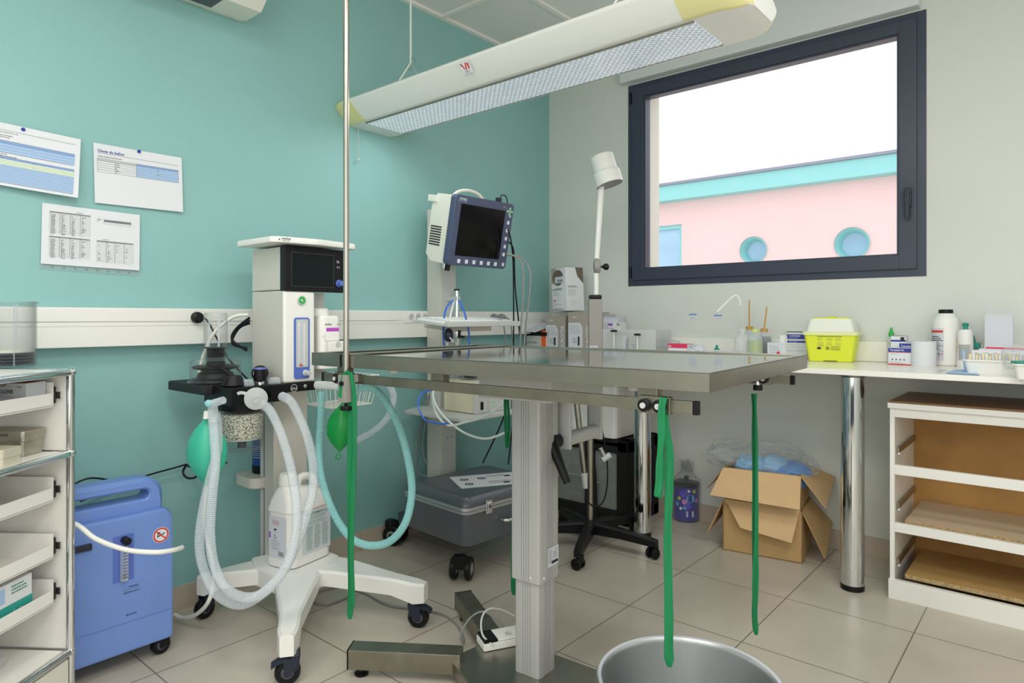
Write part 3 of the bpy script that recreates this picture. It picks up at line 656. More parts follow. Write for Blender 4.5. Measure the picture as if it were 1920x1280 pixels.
# white hose arching in front of the concentrator
b = B().tube(WHT, [at(60, 960, d=1.80), at(138, 981, d=1.79), at(180, 1010, d=1.80), at(235, 1030, d=1.80), at(290, 1035, d=1.81), at(325, 1031, d=1.85), at(341, 1026, d=1.9)], .0068, 12, 8)
b.build('white_hose', label='white rubber hose bowing across the front of the blue concentrator', cat='hose')
b = B().tube(WHT, [at(392, 905, d=2.35), at(385, 930, d=2.35), at(383, 990, d=2.33), at(397, 1050, d=2.28), at(400, 1085, d=2.2), at(392, 1125, d=2.16), at(370, 1150, d=2.2), at(345, 1158, d=2.24), at(327, 1152, d=2.26)], .0068, 12, 8)
b.build('white_hose', label='white hose hanging behind the mint bag down to the floor', cat='hose')
b = B().tube(BLACK, [at(137, 908, x=.03), at(170, 896, x=.03), at(215, 902, x=.03), at(260, 915, x=.03), at(275, 918, x=.03)], .003, 8).tube(BLACK, [at(150, 940, x=.03), at(215, 915, x=.03), at(270, 893, x=.03), at(330, 876, x=.03), at(350, 870, x=.03)], .003, 8)
b.tube(BLACK, [at(350, 870, x=.03), at(343, 885, x=.05), at(352, 896, x=.06), at(368, 893, x=.06), at(362, 878, x=.05), at(350, 872, x=.04), at(372, 880, x=.05), at(380, 870, x=.04), at(425, 867, x=.03)], .004, 8)
b.build('power_lead', label='black power cords bundled on the teal wall above the blue concentrator', cat='cable')

# ================================================================== ANAESTHESIA MACHINE
AX = .42
t = thing('anaesthesia_machine', 'white wheeled anaesthesia machine with dark screen and four splayed legs', 'medical device', (.43, 1.29, 0))
am = t
# base: hub and four legs
def leg(p, hub, w0, w1, z0, z1, name='leg'):
    p = V(p); h = V(hub); d = (p-h); d.z = 0; L = d.length; d.normalize(); n = V((-d.y, d.x, 0))
    R = []
    for u, ww, zt, zb in ((0, w0, z1, z1-.045), (.35, w0*.8, z1-.0, z1-.052), (.8, w1, z1-.02, z1-.075), (.98, w1*.95, z1-.03, z0), (1.06, w1*.62, z1-.034, z0+.002)):
        c = h+d*L*u; R.append([c+n*ww/2+V((0, 0, zb)), c+n*ww/2+V((0, 0, zt-.008)), c+n*(ww/2-.008)+V((0, 0, zt)), c-n*(ww/2-.008)+V((0, 0, zt)), c-n*ww/2+V((0, 0, zt-.008)), c-n*ww/2+V((0, 0, zb))])
    B().loft(WHITE, R).build(name, t)
HUB = (.36, 1.30, 0)
feet = [(.735, 1.025), (.76, 1.50), (.14, 1.06), (.14, 1.52)]
for q in feet: leg((q[0], q[1], 0), HUB, .17, .062, .088, .186)
B().prism(WHITE, [(.2, 1.2), (.3, 1.16), (.44, 1.17), (.49, 1.24), (.49, 1.37), (.42, 1.42), (.24, 1.42)], .12, .1885, None, .01).build('base_hub', t)
for q, rz in zip(feet, (rad(58), rad(212), rad(100), rad(80))):
    caster(t, q[0]-.43, q[1]-1.29, .036, .03, rz, BLACK, DGREY, NAVYB, .095, pedal=q[0] > .5)
# column
b = B().box(BODY, .2, .265, 1.25, 1.388, .16, .83, .004); b.build('column', t)
B().box(DGREY, .185, .202, 1.257, 1.38, .16, .83).build('column_groove', t)
B().box(LGREY, .17, .186, 1.25, 1.388, .16, .83, .003).build('column_rear', t)
b = B()
for z in (.58, .56, .40): b.cyl(GREYP, (.265, 1.30, z), (.2665, 1.30, z), .0025, n=8)
b.cyl(RED, (.265, 1.32, .735), (.2665, 1.32, .735), .006, n=14); b.build('screw', t)
# body tower
B().box(BODY, .2, AX-.006, 1.203, 1.318, .826, 1.142, .004).build('side_housing', t)
b = B().box(WHITE, AX-.02, AX, 1.201, 1.320, .826, 1.141, .009, seg=3)
b.build('front_panel', t)
Mf = fr((AX, 1.201, .826), (0, 1, 0), (0, 0, 1))
b = B().prism(BLUED, [(x+.0655, y+.118) for x, y in rr(.061, .212, .01)], .0002, .003, Mf, .001); fp = b.build('flow_meter_frame', t)
b = B().prism(LGREY, [(x+.0655, y+.135) for x, y in rr(.046, .165, .004)], .003, .0042, Mf)
b.cyl(CPL2, Mf @ V((.062, .06, .008)), Mf @ V((.062, .21, .008)), .0045).dec(PAPER, Mf, .05, .06, .007, .145, .0046).dec(PAPER, Mf, .068, .06, .008, .145, .0046)
for k in range(22): b.dec(INK, Mf, .0505, .065+k*.006, .0055, .0008, .005)
b.dec(RED, Mf, .055, .056, .012, .01, .005); b.build('flow_tube', fp)
B().lathe(LGREY, [(.011, 0), (.011, .006), (.009, .008), (.0085, .024), (.004, .026)], Mf @ V((.078, .032, .003)), (1, 0, 0), 18).build('flow_knob', fp)
b = B().lathe(LGREY, [(.0165, 0), (.0165, .004), (.0145, .006), (.0145, .0045)], Mf @ V((.064, .283, 0)), (1, 0, 0), 28); b.disc(PAPER, Mf, .064, .283, .014, .0050).ring(GRCAP, Mf, .064, .283, .013, .005, .0054, n=28)
b.face(INK, [Mf @ V((.064+x, .283+y, .006)) for x, y in ((-.007, -.006), (-.006, -.007), (.007, .006), (.006, .007))]); b.build('pressure_gauge', t)
# head unit and screen
B().box(BODY, .2, AX-.002, 1.203, 1.42, 1.144, 1.292, .004).build('head_housing', t)
b = B().box(BLACK, AX-.03, AX+.004, 1.201, 1.442, 1.14, 1.294, .004); b.build('display_bezel', t)
b = B().box(SCREEN, AX+.003, AX+.0052, 1.226, 1.392, 1.158, 1.272, .001)
ringbox(b, INKG, 1.226, 1.392, 1.158, 1.272, .0015, .0015, .0015, .0015, 0, 0) if 0 else None
b.build('display', t)
Mh = fr((AX+.0042, 1.201, 1.14), (0, 1, 0), (0, 0, 1))
b = B()
for x0, x1, z0, z1 in ((.024, .0245, .017, .133), (.1915, .192, .017, .133), (.024, .192, .017, .0175), (.024, .192, .1325, .133)): b.dec(INKG, Mh, x0, z0, x1-x0, z1-z0, .001)
b.text(PAPER, Mh, 'N', .205, .106, .014, .0006).text(PAPER, Mh, '4 2', .205, .088, .010, .0006); b.build('display_marks', t)
b = B().lathe(BLUED, [(.013, 0), (.013, .004), (.010, .005), (.0095, .02), (.004, .022)], Mh @ V((.214, .033, 0)), (1, 0, 0), 22); b.build('rotary_knob', t)
# top plate
b = B().prism(WHITE, [(.19, 1.16), (.205, 1.145), (.425, 1.145), (.445, 1.16), (.47, 1.30), (.445, 1.47), (.43, 1.485), (.205, 1.485), (.19, 1.47)], 1.299, 1.321, None, .006); b.build('top_tray', t)
Mt = fr((.4455, 1.163, 1.2995), (.025, .14, 0), (0, 0, 1))
b = B().text(INK, Mt, 'mindray', .012, .011, .0095, .001, bold=.02).text(INK, Mt, 'animal care', .014, .005, .0055, .001); b.face(INK, [Mt @ V((.004+x, .010+y, .001)) for x, y in ((-.003, 0), (0, -.003), (.003, 0), (0, .003))])
Mt2 = fr((.4705, 1.302, 1.2995), (-.025, .17, 0), (0, 0, 1)); b.text(INKG, Mt2, 'Veta 5', .122, .008, .007, .001); b.build('lettering', t)
# lower block, O2 flush plate
b = B().box(BLACK, .3, AX+.003, 1.19, 1.326, .795, .8255, .006); b.build('connector_plate', t)
Mo = fr((AX+.003, 1.19, .795), (0, 1, 0), (0, 0, 1))
b = B().ring(PAPER, Mo, .045, .014, .0125, .0112).text(PAPER, Mo, 'O2+', .0345, .0085, .0115, bold=.01); b.build('oxygen_flush_button', t)
B().lathe(CHROME, [(.006, 0), (.006, .004), (.003, .006)], Mo @ V((.087, .017, 0)), (1, 0, 0), 16).build('screw', t)
# valve block to the left with bellows tray
BX = .45; BY0 = .998
b = B().box(BLACK, .27, BX, BY0, 1.195, .772, .829, .004); b.build('valve_block', t)
b = B().box(RUBBER, .07, .33, .965, 1.13, .80, .832, .006); b.build('bellows_tray', t)
c = V((.255, 1.045, .834))
b = B().lathe(CPL3, [(.088, 0), (.088, .004), (.080, .006), (.080, .066), (.077, .073), (.045, .078), (.038, .084), (.037, .1), (.037, .226), (.034, .232), (.001, .233)], c, n=40, caps=(False, True)); hb = b.build('bellows_cover', t)
b = B().lathe(BLACK, [(.075, .002), (.075, .012), (.06, .014), (.055, .03), (.045, .034), (.045, .04), (.072, .046), (.074, .052), (.06, .056), (.03, .056), (.03, .066)]+sum([[(.031, .066+k*.008), (.026, .07+k*.008)] for k in range(6)], [])+[(.036, .113), (.036, .117), (.001, .117)], c, n=36); b.build('bellows', hb)
b = B()
for a in (0, 2.1, 4.2): b.cyl(CPL2, c+V((.02*math.cos(a), .02*math.sin(a), .06)), c+V((.02*math.cos(a), .02*math.sin(a), .22)), .003, n=8)
b.build('guide_rod', hb)
c = V((.395, 1.035, .829)); B().lathe(BLACK, [(.030, 0), (.036, .004), (.034, .012), (.025, .034), (.012, .036), (.001, .036)], c, n=32).tube(BLACK, [c+V((0, 0, .03)), c+V((-.02, -.012, .045)), c+V((-.035, -.02, .056))], .005).build('selector_lever', t)
c = V((.40, 1.125, .829)); k_ = B().lathe(CHROME, [(.013, 0), (.011, .01), (.008, .016)], c, n=20).lathe(BLACK, [(.020, .012), (.021, .03), (.0195, .05)], c, n=24).lathe(BLUED, [(.0205, .05), (.0195, .054), (.001, .0545)], c, n=24).build('pressure_valve', t)
c = V((.33, 1.165, .86)); B().lathe(BLACK, [(.026, 0), (.027, .02), (.022, .024)], c, (.8, -.6, 0), 26).lathe(PAPER, [(.021, .0242), (.001, .0243)], c, (.8, -.6, 0), 26).build('airway_gauge', t)
for y in (1.065, 1.16):
    B().lathe(CPL2, [(.021, 0), (.020, .014), (.015, .02), (.001, .021)], (.43-.02, y+.01, .829), n=12).build('valve_dome', t)
B().cyl(BLACK, (BX, 1.135, .803), (BX+.02, 1.135, .803), .012).build('inspiratory_port', t)
B().cyl(BLACK, (BX, 1.055, .803), (BX+.012, 1.055, .803), .012).build('expiratory_port', t)
# absorber canister below block
c = V((.355, 1.085, .62))
B().lathe(BLACK, [(.073, .128), (.075, .135), (.075, .152)], c, n=36).build('canister_collar', t)
b = B().lathe(CPL3, [(.001, -.008), (.055, -.008), (.063, .0), (.066, .02), (.071, .13)], c, n=40, caps=(False, False)); k_ = b.build('absorber_canister', t)
B().lathe(GRAN, [(.001, .036), (.0635, .036), (.0675, .112), (.062, .116), (.001, .115)], c, n=40).build('granules', k_)
b = B().lathe(LGREY, [(.064, .03), (.064, .035), (.001, .0352)], c, n=40).lathe(DGREY, [(.014, -.0), (.014, .03)], c, n=20).lathe(DGREY, [(.014, .116), (.014, .135)], c, n=20); b.build('canister_core', k_)
# vaporizer on the right
b = B().box(LGREY, .3, .33, 1.322, 1.42, .83, 1.14, .003); b.build('vaporizer_rail', t)
vz = B().loft(WHITE, rings([(.865, .10, .082, .02), (.868, .105, .088, .022), (1.0, .105, .09, .024), (1.045, .105, .09, .024), (1.056, .095, .08, .022)], (.365, 1.388))).build('vaporizer', t)
B().lathe(WHITE, [(.034, 0), (.035, .003), (.034, .022), (.030, .027), (.001, .028)], (.355, 1.378, 1.056), n=30).build('dial', vz)
Mv = fr((.418, 1.343, .865), (0, 1, 0), (0, 0, 1))
b = B().prism(MAG, [(x+.05, y+.138) for x, y in rr(.052, .02, .003)], .0004, .0016, Mv).text(INK, Mv, 'mindray', .018, .158, .0085, .001, bold=.02).text(INK, Mv, 'V60', .068, .158, .0075, .001).dec(GREYP, Mv, .004, .118, .082, .001).text(PURP, Mv, 'ISOFLURANE', .029, .135, .0068, .002)
b.build('vaporizer_label', vz)
b = B().box(WHITE, .40, .44, 1.362, 1.435, .915, .965, .006).box(WHITE, .4, .425, 1.36, 1.42, .965, 1.0, .006).cyl(LGREY, (.43, 1.40, .955), (.445, 1.40, .955), .009); b.build('filler_block', vz)
# basket
t2c = B()
bz0, bz1 = .72, .83
def bask(b):
    x0, x1, y0, y1 = .2, .42, 1.38, 1.60
    rim = lambda z, i: [V((x0+i, y0+i, z)), V((x1-i, y0+i, z)), V((x1-i, y1-i, z)), V((x0+i, y1-i, z)), V((x0+i, y0+i, z))]
    for z, i in ((bz1, 0), (bz1-.03, .004), (bz0, .02)): b.tube(WHITEM, rim(z, i), .0018, 6, cr=False)
    n = 9
    for k in range(n+1):
        u = k/n; y = y0+(y1-y0)*u; x = x0+(x1-x0)*u
        b.tube(WHITEM, [(x0, y, bz1), (x0+.02, y0+.02+(y1-y0-.04)*u, bz0), (x1-.02, y0+.02+(y1-y0-.04)*u, bz0), (x1, y, bz1)], .0012, 5, cr=False)
        b.tube(WHITEM, [(x, y0, bz1), (x0+.02+(x1-x0-.04)*u, y0+.02, bz0), (x0+.02+(x1-x0-.04)*u, y1-.02, bz0), (x, y1, bz1)], .0012, 5, cr=False)
    return b
bask(B()).build('wire_basket', t)
# bracket with cylinder
B().loft(BODY, rings([(.425, .14, .12, .03), (.43, .15, .13, .035), (.465, .15, .13, .035)], (.125, 1.272))).build('cylinder_bracket', t)
c = V((.115, 1.30, .466))
t = thing('gas_cylinder', 'blue gas cylinder on the bracket behind the machine column', 'gas cylinder', c)
B().lathe(BLACK, [(.044, 0), (.046, .003), (.046, .03)], c, n=32).build('rubber_foot', t)
B().lathe(CYL, [(.045, .03), (.045, .2), (.03, .24), (.015, .26), (.001, .262)], c, n=36).build('cylinder_body', t)
b = B()
for k in range(6):
    for j in range(5):
        a0 = rad(-100+j*14); a1 = rad(-100+j*14+(11 if k % 2 else 13)); z = .06+k*.008
        b.face(LPAP, [c+V((.0456*math.cos(a), .0456*math.sin(a), zz_)) for a, zz_ in ((a0, z), (a1, z), (a1, z+.002), (a0, z+.002))])
b.build('cylinder_print', t)
# O2 hose at machine back and coiled black cords
b = B().tube(WHT, [(.2, 1.19, 1.06), (.16, 1.15, 1.05), (.12, 1.10, .99), (.1, 1.07, .9), (.1, 1.06, .85)], .006, 10); b.build('supply_hose', am)
b = B()
for k in range(3): b.tube(BLACK, [(.2, 1.195, 1.05-k*.01), (.17, 1.16+.004*k, 1.01), (.16, 1.15, .97-.006*k), (.19, 1.19, .93+k*.005)], .0045, 8)
b.build('coiled_cable', am)

# ================================================================== HOSES AND BAGS ON THE MACHINE
def hose(name, label, m, pts, r, amp=.0012, pitch=.006, cat='hose', n=12):
    b = B(); b.tube(m, pts, r, 16, 10, amp*1.4, pitch); return b.build(name, label=label, cat=cat, ang=29)
h1 = [(490, 757, 2.03), (505, 768, 2.02), (522, 800, 2.0), (536, 840, 1.97), (548, 890, 1.93), (556, 950, 1.90), (553, 1010, 1.88), (528, 1075, 1.86), (480, 1118, 1.86), (430, 1108, 1.88), (402, 1060, 1.9), (394, 1000, 1.9), (398, 930, 1.92), (404, 870, 1.94), (402, 820, 1.95), (399, 785, 1.97)]
h2 = [(527, 742, 2.06), (545, 752, 2.04), (563, 785, 2.02), (578, 825, 2.0), (587, 870, 1.97), (586, 920, 1.94), (575, 965, 1.91), (560, 1010, 1.90), (535, 1065, 1.89), (495, 1110, 1.89), (450, 1133, 1.9), (405, 1112, 1.92), (380, 1060, 1.94), (374, 1010, 1.95), (382, 950, 1.96), (396, 890, 1.97), (408, 840, 1.99), (408, 800, 2.0), (404, 775, 2.0)]
hose('breathing_hose', 'clear corrugated hose from the round filter disc looping up to the mint bag', CPL2, [at(a, b_, d=c_) for a, b_, c_ in h1], .0125)
hose('breathing_hose', 'clear corrugated hose from the block port, hanging lower and to the right', CPL2, [at(a, b_, d=c_) for a, b_, c_ in h2], .0125)
t = thing('hose_connector', 'clear Y connector joining the hoses above the mint bag', 'connector', at(400, 770, d=1.98))
B().cyl(CPL2, at(401, 790, d=1.98), at(398, 752, d=1.98), .0155, .013).build('connector_body', t)
B().cyl(CPL2, at(397, 757, d=1.97), at(419, 750, d=1.95), .012, .011).build('side_port', t)
B().sph(TURQ, at(391, 756, d=1.96), .011).build('valve_cap', t)
B().cyl(WHITE, at(389, 770, d=2.0), at(389, 784, d=2.0), .010, .013).build('neck', t)
t = thing('breathing_filter', 'round white filter disc on the black valve block', 'filter', at(480, 747, d=2.02))
B().lathe(BPL, [(.012, -.03), (.014, -.012), (.031, -.007), (.034, -.002), (.034, .003), (.03, .008), (.013, .013), (.011, .02)], at(480, 747, d=2.01), (.85, -.45, 0), 32).build('disc', t)
B().tube(BPL, [at(462, 738, d=2.0), at(452, 736, d=2.0), at(446, 738, d=2.0)], .005).build('sample_port', t)
def bag(name, label, m, cx, y0, y1, d, wmax, cat='breathing bag', ring_=False):
    top, bot = at(cx[0], y0, d=d), at(cx[1], y1, d=d); L = (top-bot).length; b = B(); R = []
    pr = [(0, .10), (.04, .12), (.1, .3), (.2, .62), (.35, .92), (.5, 1), (.65, .95), (.78, .72), (.88, .42), (.94, .2), (.97, .1), (1, .07)]
    ax = (bot-top).normalized(); q = RV; n2 = ax.cross(q)
    for u, k in pr:
        ring = []
        for i in range(28):
            a = 2*PI*i/28; rr_ = 1+.07*math.cos(4*a+.6)*math.sin(PI*u); ring.append(top+ax*L*u+(q*math.cos(a)+n2*math.sin(a)*.75)*wmax*k*rr_)
        R.append(ring)
    t = thing(name, label, cat, bot); b.loft(m, R); b.build('bag_body', t, ang=50)
    return t, top, bot, L
t, top, bot, L = bag('breathing_bag', 'mint green breathing bag hanging below the machine block', TBAG, (389, 388), 777, 912, 2.02, .057)
t, top, bot, L = bag('breathing_bag', 'emerald green breathing bag with purple collar hanging by the pole clamp', GBAG, (645, 636), 750, 848, 2.15, .045)
B().cyl(PURP, at(646.5, 750, d=2.15), at(647, 741, d=2.15), .0125).build('collar', t)
B().cyl(BPL, at(647, 741, d=2.15), at(647, 722, d=2.15), .011, .014).build('neck', t)
b = B(); M = fr(at(634, 856, d=2.15), RV, (0, 0, 1)); b.tube(GBAG, [M @ V((.008*math.cos(2*PI*k/16), .008*math.sin(2*PI*k/16), 0)) for k in range(17)], .002, 6, 2); b.build('hanging_ring', t)
t = thing('hose_adapter', 'white ribbed adapter running from the machine block towards the pole clamp', 'connector', at(630, 722, d=2.2))
B().tube(BPL, [at(592, 722, d=2.2), at(610, 722, d=2.19), at(640, 725, d=2.17)], .012, 14, 8, .0015, .012).build('adapter_tube', t)
B().cyl(TURQ, at(640, 725, d=2.17), at(672, 726, d=2.16), .012, .013).build('turquoise_port', t)
hose('turquoise_hose', 'thick turquoise hose looping from the table rail down to the floor height and back', TURQ, [at(*q[:2], d=q[2]) for q in ((675, 728, 2.14), (700, 728, 2.12), (725, 755, 2.1), (750, 805, 2.08), (767, 870, 2.06), (772, 925, 2.05), (760, 980, 2.05), (730, 1015, 2.07), (690, 1022, 2.1), (655, 1005, 2.14), (625, 960, 2.18), (604, 900, 2.22), (598, 850, 2.25), (601, 790, 2.25), (603, 735, 2.25))], .0115, .0006, .006)
hose('clear_hose', 'pale clear hose curving behind the wire basket', CPL2, [at(*q[:2], d=q[2]) for q in ((730, 722, 2.7), (738, 745, 2.7), (728, 780, 2.7), (705, 805, 2.68), (680, 820, 2.66), (655, 832, 2.64))], .0125, .0012, .006)
# white jug
jc = at(573, 1055, z=.169)+V((-.035, .07, 0)); jz = rad(82)
J = thing('disinfectant_jug', 'white jug with green label standing on the machine base', 'jug', (.351, 1.289, .189), 0)
MJ = Matrix.Translation((.351, 1.30, .189)) @ Matrix.Rotation(rad(101), 4, 'Z') @ Matrix.Diagonal((1.17, 1.1, 1.17, 1))
b = B().loft(PASTE, [[(x+ox, y, z) for x, y in rr(w_, d_, r_, 6)] for z, w_, d_, r_, ox in ((0, .155, .105, .03, 0), (.004, .168, .118, .03, 0), (.024, .17, .12, .028, 0), (.03, .164, .114, .028, 0), (.16, .164, .114, .028, 0), (.165, .17, .12, .028, 0), (.192, .16, .11, .03, 0), (.215, .125, .085, .03, -.012), (.226, .075, .07, .03, -.035), (.232, .05, .05, .022, -.044), (.24, .048, .048, .022, -.044))], M=MJ)
b.build('jug_body', J)
B().lathe(WHITE, [(.027, 0), (.0275, .004), (.026, .03), (.023, .033), (.001, .033)], (-.044, 0, .238), n=30, M=MJ).build('cap', J)
B().tube(PASTE, [(-.008, 0, .214), (-.004, 0, .242), (.02, 0, .25), (.05, 0, .238), (.068, 0, .21), (.066, 0, .188)], .0115, 12, M=MJ @ Matrix.Diagonal((1, 1.15, 1, 1))).build('handle', J)
Ml = MJ @ fr((-.082, -.0572, 0), (1, 0, 0), (0, 0, 1))
b = B().dec(LPAP, Ml, .045, .03, .112, .128).dec(RED, Ml, .045, .1592, .112, .0008).text(INKGN, Ml, 'INTERMEDICAL', .072, .143, .0105, .001, bold=.012, sx=.98).disc(INKGN, Ml, .063, .147, .005, .001).dec(INKGN, Ml, .06, .134, .006, .004, .001)
b.small(INKGN, Ml, .07, .138, .075, 3, .004, .0012, 2, .001).small(INKGN, Ml, .06, .124, .085, 3, .0042, .0012, 4, .001)
for k in range(3): b.small(INKGN, Ml, .06+k*.031, .108, .027, 17, .0042, .0014, 6+k, .001)
b.build('green_label', J)
Ms = MJ @ fr((-.0822, .058, 0), (0, -1, 0), (0, 0, 1))
b = B().dec(LPAP, Ms, .02, .03, .075, .12)
for q in (.042, .057): 
    b.face(RED, [Ms @ V((q+x, .132+y, .0009)) for x, y in ((0, -.009), (.009, 0), (0, .009), (-.009, 0))]); b.face(LPAP, [Ms @ V((q+x, .132+y, .0012)) for x, y in ((0, -.0072), (.0072, 0), (0, .0072), (-.0072, 0))]); b.dec(INK, Ms, q-.001, .13, .002, .004, .0014)
b.disc(INK, Ms, .048, .112, .006, .001, 12, .003).dec(INK, Ms, .0475, .103, .001, .009, .001)
b.face(INK, [Ms @ V((.04+x, .085+y, .001)) for x, y in ((0, 0), (.014, 0), (.007, .014))]); b.face(LPAP, [Ms @ V((.04+x, .085+y, .0013)) for x, y in ((.002, .001), (.012, .001), (.007, .011))])
b.small(INKG, Ms, .03, .078, .04, 6, .005, .0015).dec(PURP, Ms, .02, .085, .008, .018, .001)
for k in range(9): b.dec(INK, Ms, .062+k*.0028, .036, .0014 if k % 2 else .0008, .014, .001)
b.build('side_label', J)
# floor cable of the footswitch
b = B().tube(GREYP, [at(x, y, z=.004) for x, y in ((648, 1098), (625, 1102), (590, 1112), (583, 1126), (610, 1133), (650, 1120), (665, 1107), (690, 1115), (730, 1135), (790, 1143), (830, 1152), (855, 1170), (868, 1195), (868, 1207))], .0035, 8, 8)
b.build('floor_cable', label='thin grey cable looping across the floor under the machine', cat='cable')

# ================================================================== TREATMENT TABLE
TA = rad(3.5); TC = V((1.296, 1.538, 0))
t = thing('treatment_table', 'steel veterinary treatment table on a grey lifting column', 'table', TC, TA); tbl = t
MTb = MT[t.name]; LW = lambda x, y, z: MTb @ V((x, y, z))
def TLp(px, py, z): return MTb.inverted() @ at(px, py, z=z)
HL, HW, TT = .61, .3825, .945
def traytop(x0, x1, nm):
    b = B(); y0, y1 = -HW, HW; lip = .018
    b.box(STEEL, x0, x1, y0, y0+.0025, TT-.038, TT, .001, MTb).box(STEEL, x0, x1, y1-.0025, y1, TT-.038, TT, .001, MTb)
    b.box(STEEL, x0, x0+.0025, y0, y1, TT-.038, TT, .001, MTb).box(STEEL, x1-.0025, x1, y0, y1, TT-.038, TT, .001, MTb)
    b.box(STEEL, x0, x1, y0, y0+lip, TT-.003, TT, .001, MTb).box(STEEL, x0, x1, y1-lip, y1, TT-.003, TT, .001, MTb)
    b.box(STEEL, x0, x0+lip, y0+lip, y1-lip, TT-.003, TT, .001, MTb).box(STEEL, x1-lip, x1, y0+lip, y1-lip, TT-.003, TT, .001, MTb)
    o = b.build(nm, t); B().box(MIRROR, x0+lip-.001, x1-lip+.001, y0+lip-.001, y1-lip+.001, TT-.012, TT-.0045, 0, MTb).build('polished_surface', o)
    for (a, c_) in (((x0+lip, y0+lip), (x1-lip, y0+lip+.003)), ((x0+lip, y1-lip-.003), (x1-lip, y1-lip))): B().box(STEEL, a[0], c_[0], a[1], c_[1], TT-.006, TT-.002, 0, MTb).build('inner_edge', o)
traytop(-HL, -.478, 'head_tray'); traytop(-.470, HL, 'main_tray')
B().box(STEELD, -.54, .50, -.26, .26, TT-.045, TT-.039, .002, MTb).build('under_frame', t)
for sgn, nm in ((-1, 'accessory_rail'), (1, 'accessory_rail')):
    y = sgn*.362; o = B().box(STEELD, -.575, .575, y-.005, y+.005, .861, .886, .001, MTb).build(nm, t)
    B().box(BLACK, .570, .582, y-.006, y+.006, .86, .887, .001, MTb).build('end_cap', o)
    B().box(BLACK, -.582, -.572, y-.006, y+.006, .86, .887, .001, MTb).build('end_cap', o)
    for xx in (-.50, -.12, .47): B().box(STEELD, xx-.022, xx+.022, y+(.005 if sgn < 0 else -.03), y+(.03 if sgn < 0 else -.005), .866, TT-.038, .002, MTb).build('rail_bracket', o)
for xx in (-.33, .42): B().lathe(CREAM, [(.014, 0), (.015, .004), (.015, .012)], LW(xx, -.31, TT-.052), (0, 0, 1), 18).build('knob', t)
B().box(ALUL, -.16, .09, -.14, .14, .82, TT-.044, .004, MTb).build('lift_head', t)
def column(b, cx, cy, hw, z0, z1, m):
    # extruded profile with grooves on each face
    pts = []
    for q in range(4):
        a = q*PI/2; ca, sa = round(math.cos(a)), round(math.sin(a)); loc = []
        g = [(-hw, -hw+.012)]; u = -hw+.012
        loc = [(hw, -hw+.010)]
        for k in range(4):
            u0 = -.013+k*.008
            loc += [(hw, u0), (hw-.002, u0), (hw-.002, u0+.003), (hw, u0+.003)]
        loc += [(hw, hw-.010), (hw-.003, hw-.003)]
        pts += [(cx+x*ca-y*sa, cy+x*sa+y*ca) for x, y in loc]
    return b.prism(m, pts, z0, z1, MTb)
cl = MTb.inverted() @ V((1.30, 1.455, 0)); cx_, cy_ = cl.x, cl.y
column(B(), cx_, cy_, .042, .062, .34, ALU).build('lower_column', t)
up = column(B(), cx_, cy_, .0495, .324, .83, ALU).build('upper_column', t)
b = B()
for dx, dy, ax in ((-.035, -.0495, (0, -1, 0)), (.02, -.0495, (0, -1, 0)), (.0495, -.03, (1, 0, 0)), (.0495, .035, (1, 0, 0))):
    B().cyl(LGREY, LW(cx_+dx, cy_+dy, .338), LW(cx_+dx*1.03, cy_+dy*1.03, .338), .004, n=12).build('bolt', up)
Mc = fr(LW(cx_+.0497, cy_-.012, .36), MTb.to_3x3() @ V((0, 1, 0)), (0, 0, 1))
b = B().dec(LPAP, Mc, 0, 0, .055, .052).small(INK, Mc, .003, .045, .022, 8, .005, .0016).small(INK, Mc, .028, .036, .024, 4, .005, .0016, 3).dec(INK, Mc, .02, .006, .032, .008, .001).text(INK, Mc, 'CE', .038, .041, .008); b.build('rating_plate', up)
# tilting bracket with crank lever
B().box(ALUL, -.12, .075, -.02, -.008, .676, .905, .003, MTb).build('side_plate', t)
B().box(ALUL, .022, .068, .172, .184, .676, .905, .003, MTb).build('side_plate', t)
B().cyl(ALUL, LW(.045, -.008, .70), LW(.045, .175, .70), .021, n=24).build('cross_tube', t)
p0 = TLp(1045, 826, .70); b = B().cyl(BLACK, LW(.035, -.02, .70), LW(.035, -.05, .70), .020, bev=.003)
b.cyl(BLACK, LW(.035, -.045, .70), LW(.035, -.062, .70), .026, bev=.003)
b.tube(BLACK, [LW(.035, -.056, .70), LW(.055, -.062, .67), LW(.075, -.066, .635), LW(.095, -.066, .595)], lambda u: .017-.007*u, 12); b.build('crank_lever', t)
# base
A_ = lambda px, py: MTb.inverted() @ at(px, py, z=.075)
b = B().prism(STEEL, [(-.225, -.19), (-.225, -.12), (-.205, -.03), (-.02, .02), (.3, .02), (.3, -.19), (0, -.30)], .03, .0615, MTb @ Matrix.Translation((0, 0, 0)), .003); b.build('base_plate', t)
for q0, q1 in ((V((.83, 1.175, 0)), V((1.10, 1.365, 0))), (V((.815, 1.66, 0)), V((1.10, 1.50, 0))), (V((1.72, 1.24, 0)), V((1.5, 1.38, 0)))):
    d = (q1-q0); L = d.length; M = fr(q0, d, V((-d.y, d.x, 0)))
    o = B().box(STEELD, 0, L, -.03, .03, .026, .084, .003, M).build('base_arm', t); B().box(BLACK, -.003, .0, -.03, .03, .026, .084, 0, M).build('end_cap', o)
    B().lathe(BLACK, [(.02, 0), (.021, .006), (.012, .01), (.012, .014)], q0+d*.09/L*.35, n=20).lathe(CHROME, [(.006, .012), (.006, .027)], q0+d*.09/L*.35, n=12).build('levelling_foot', o)
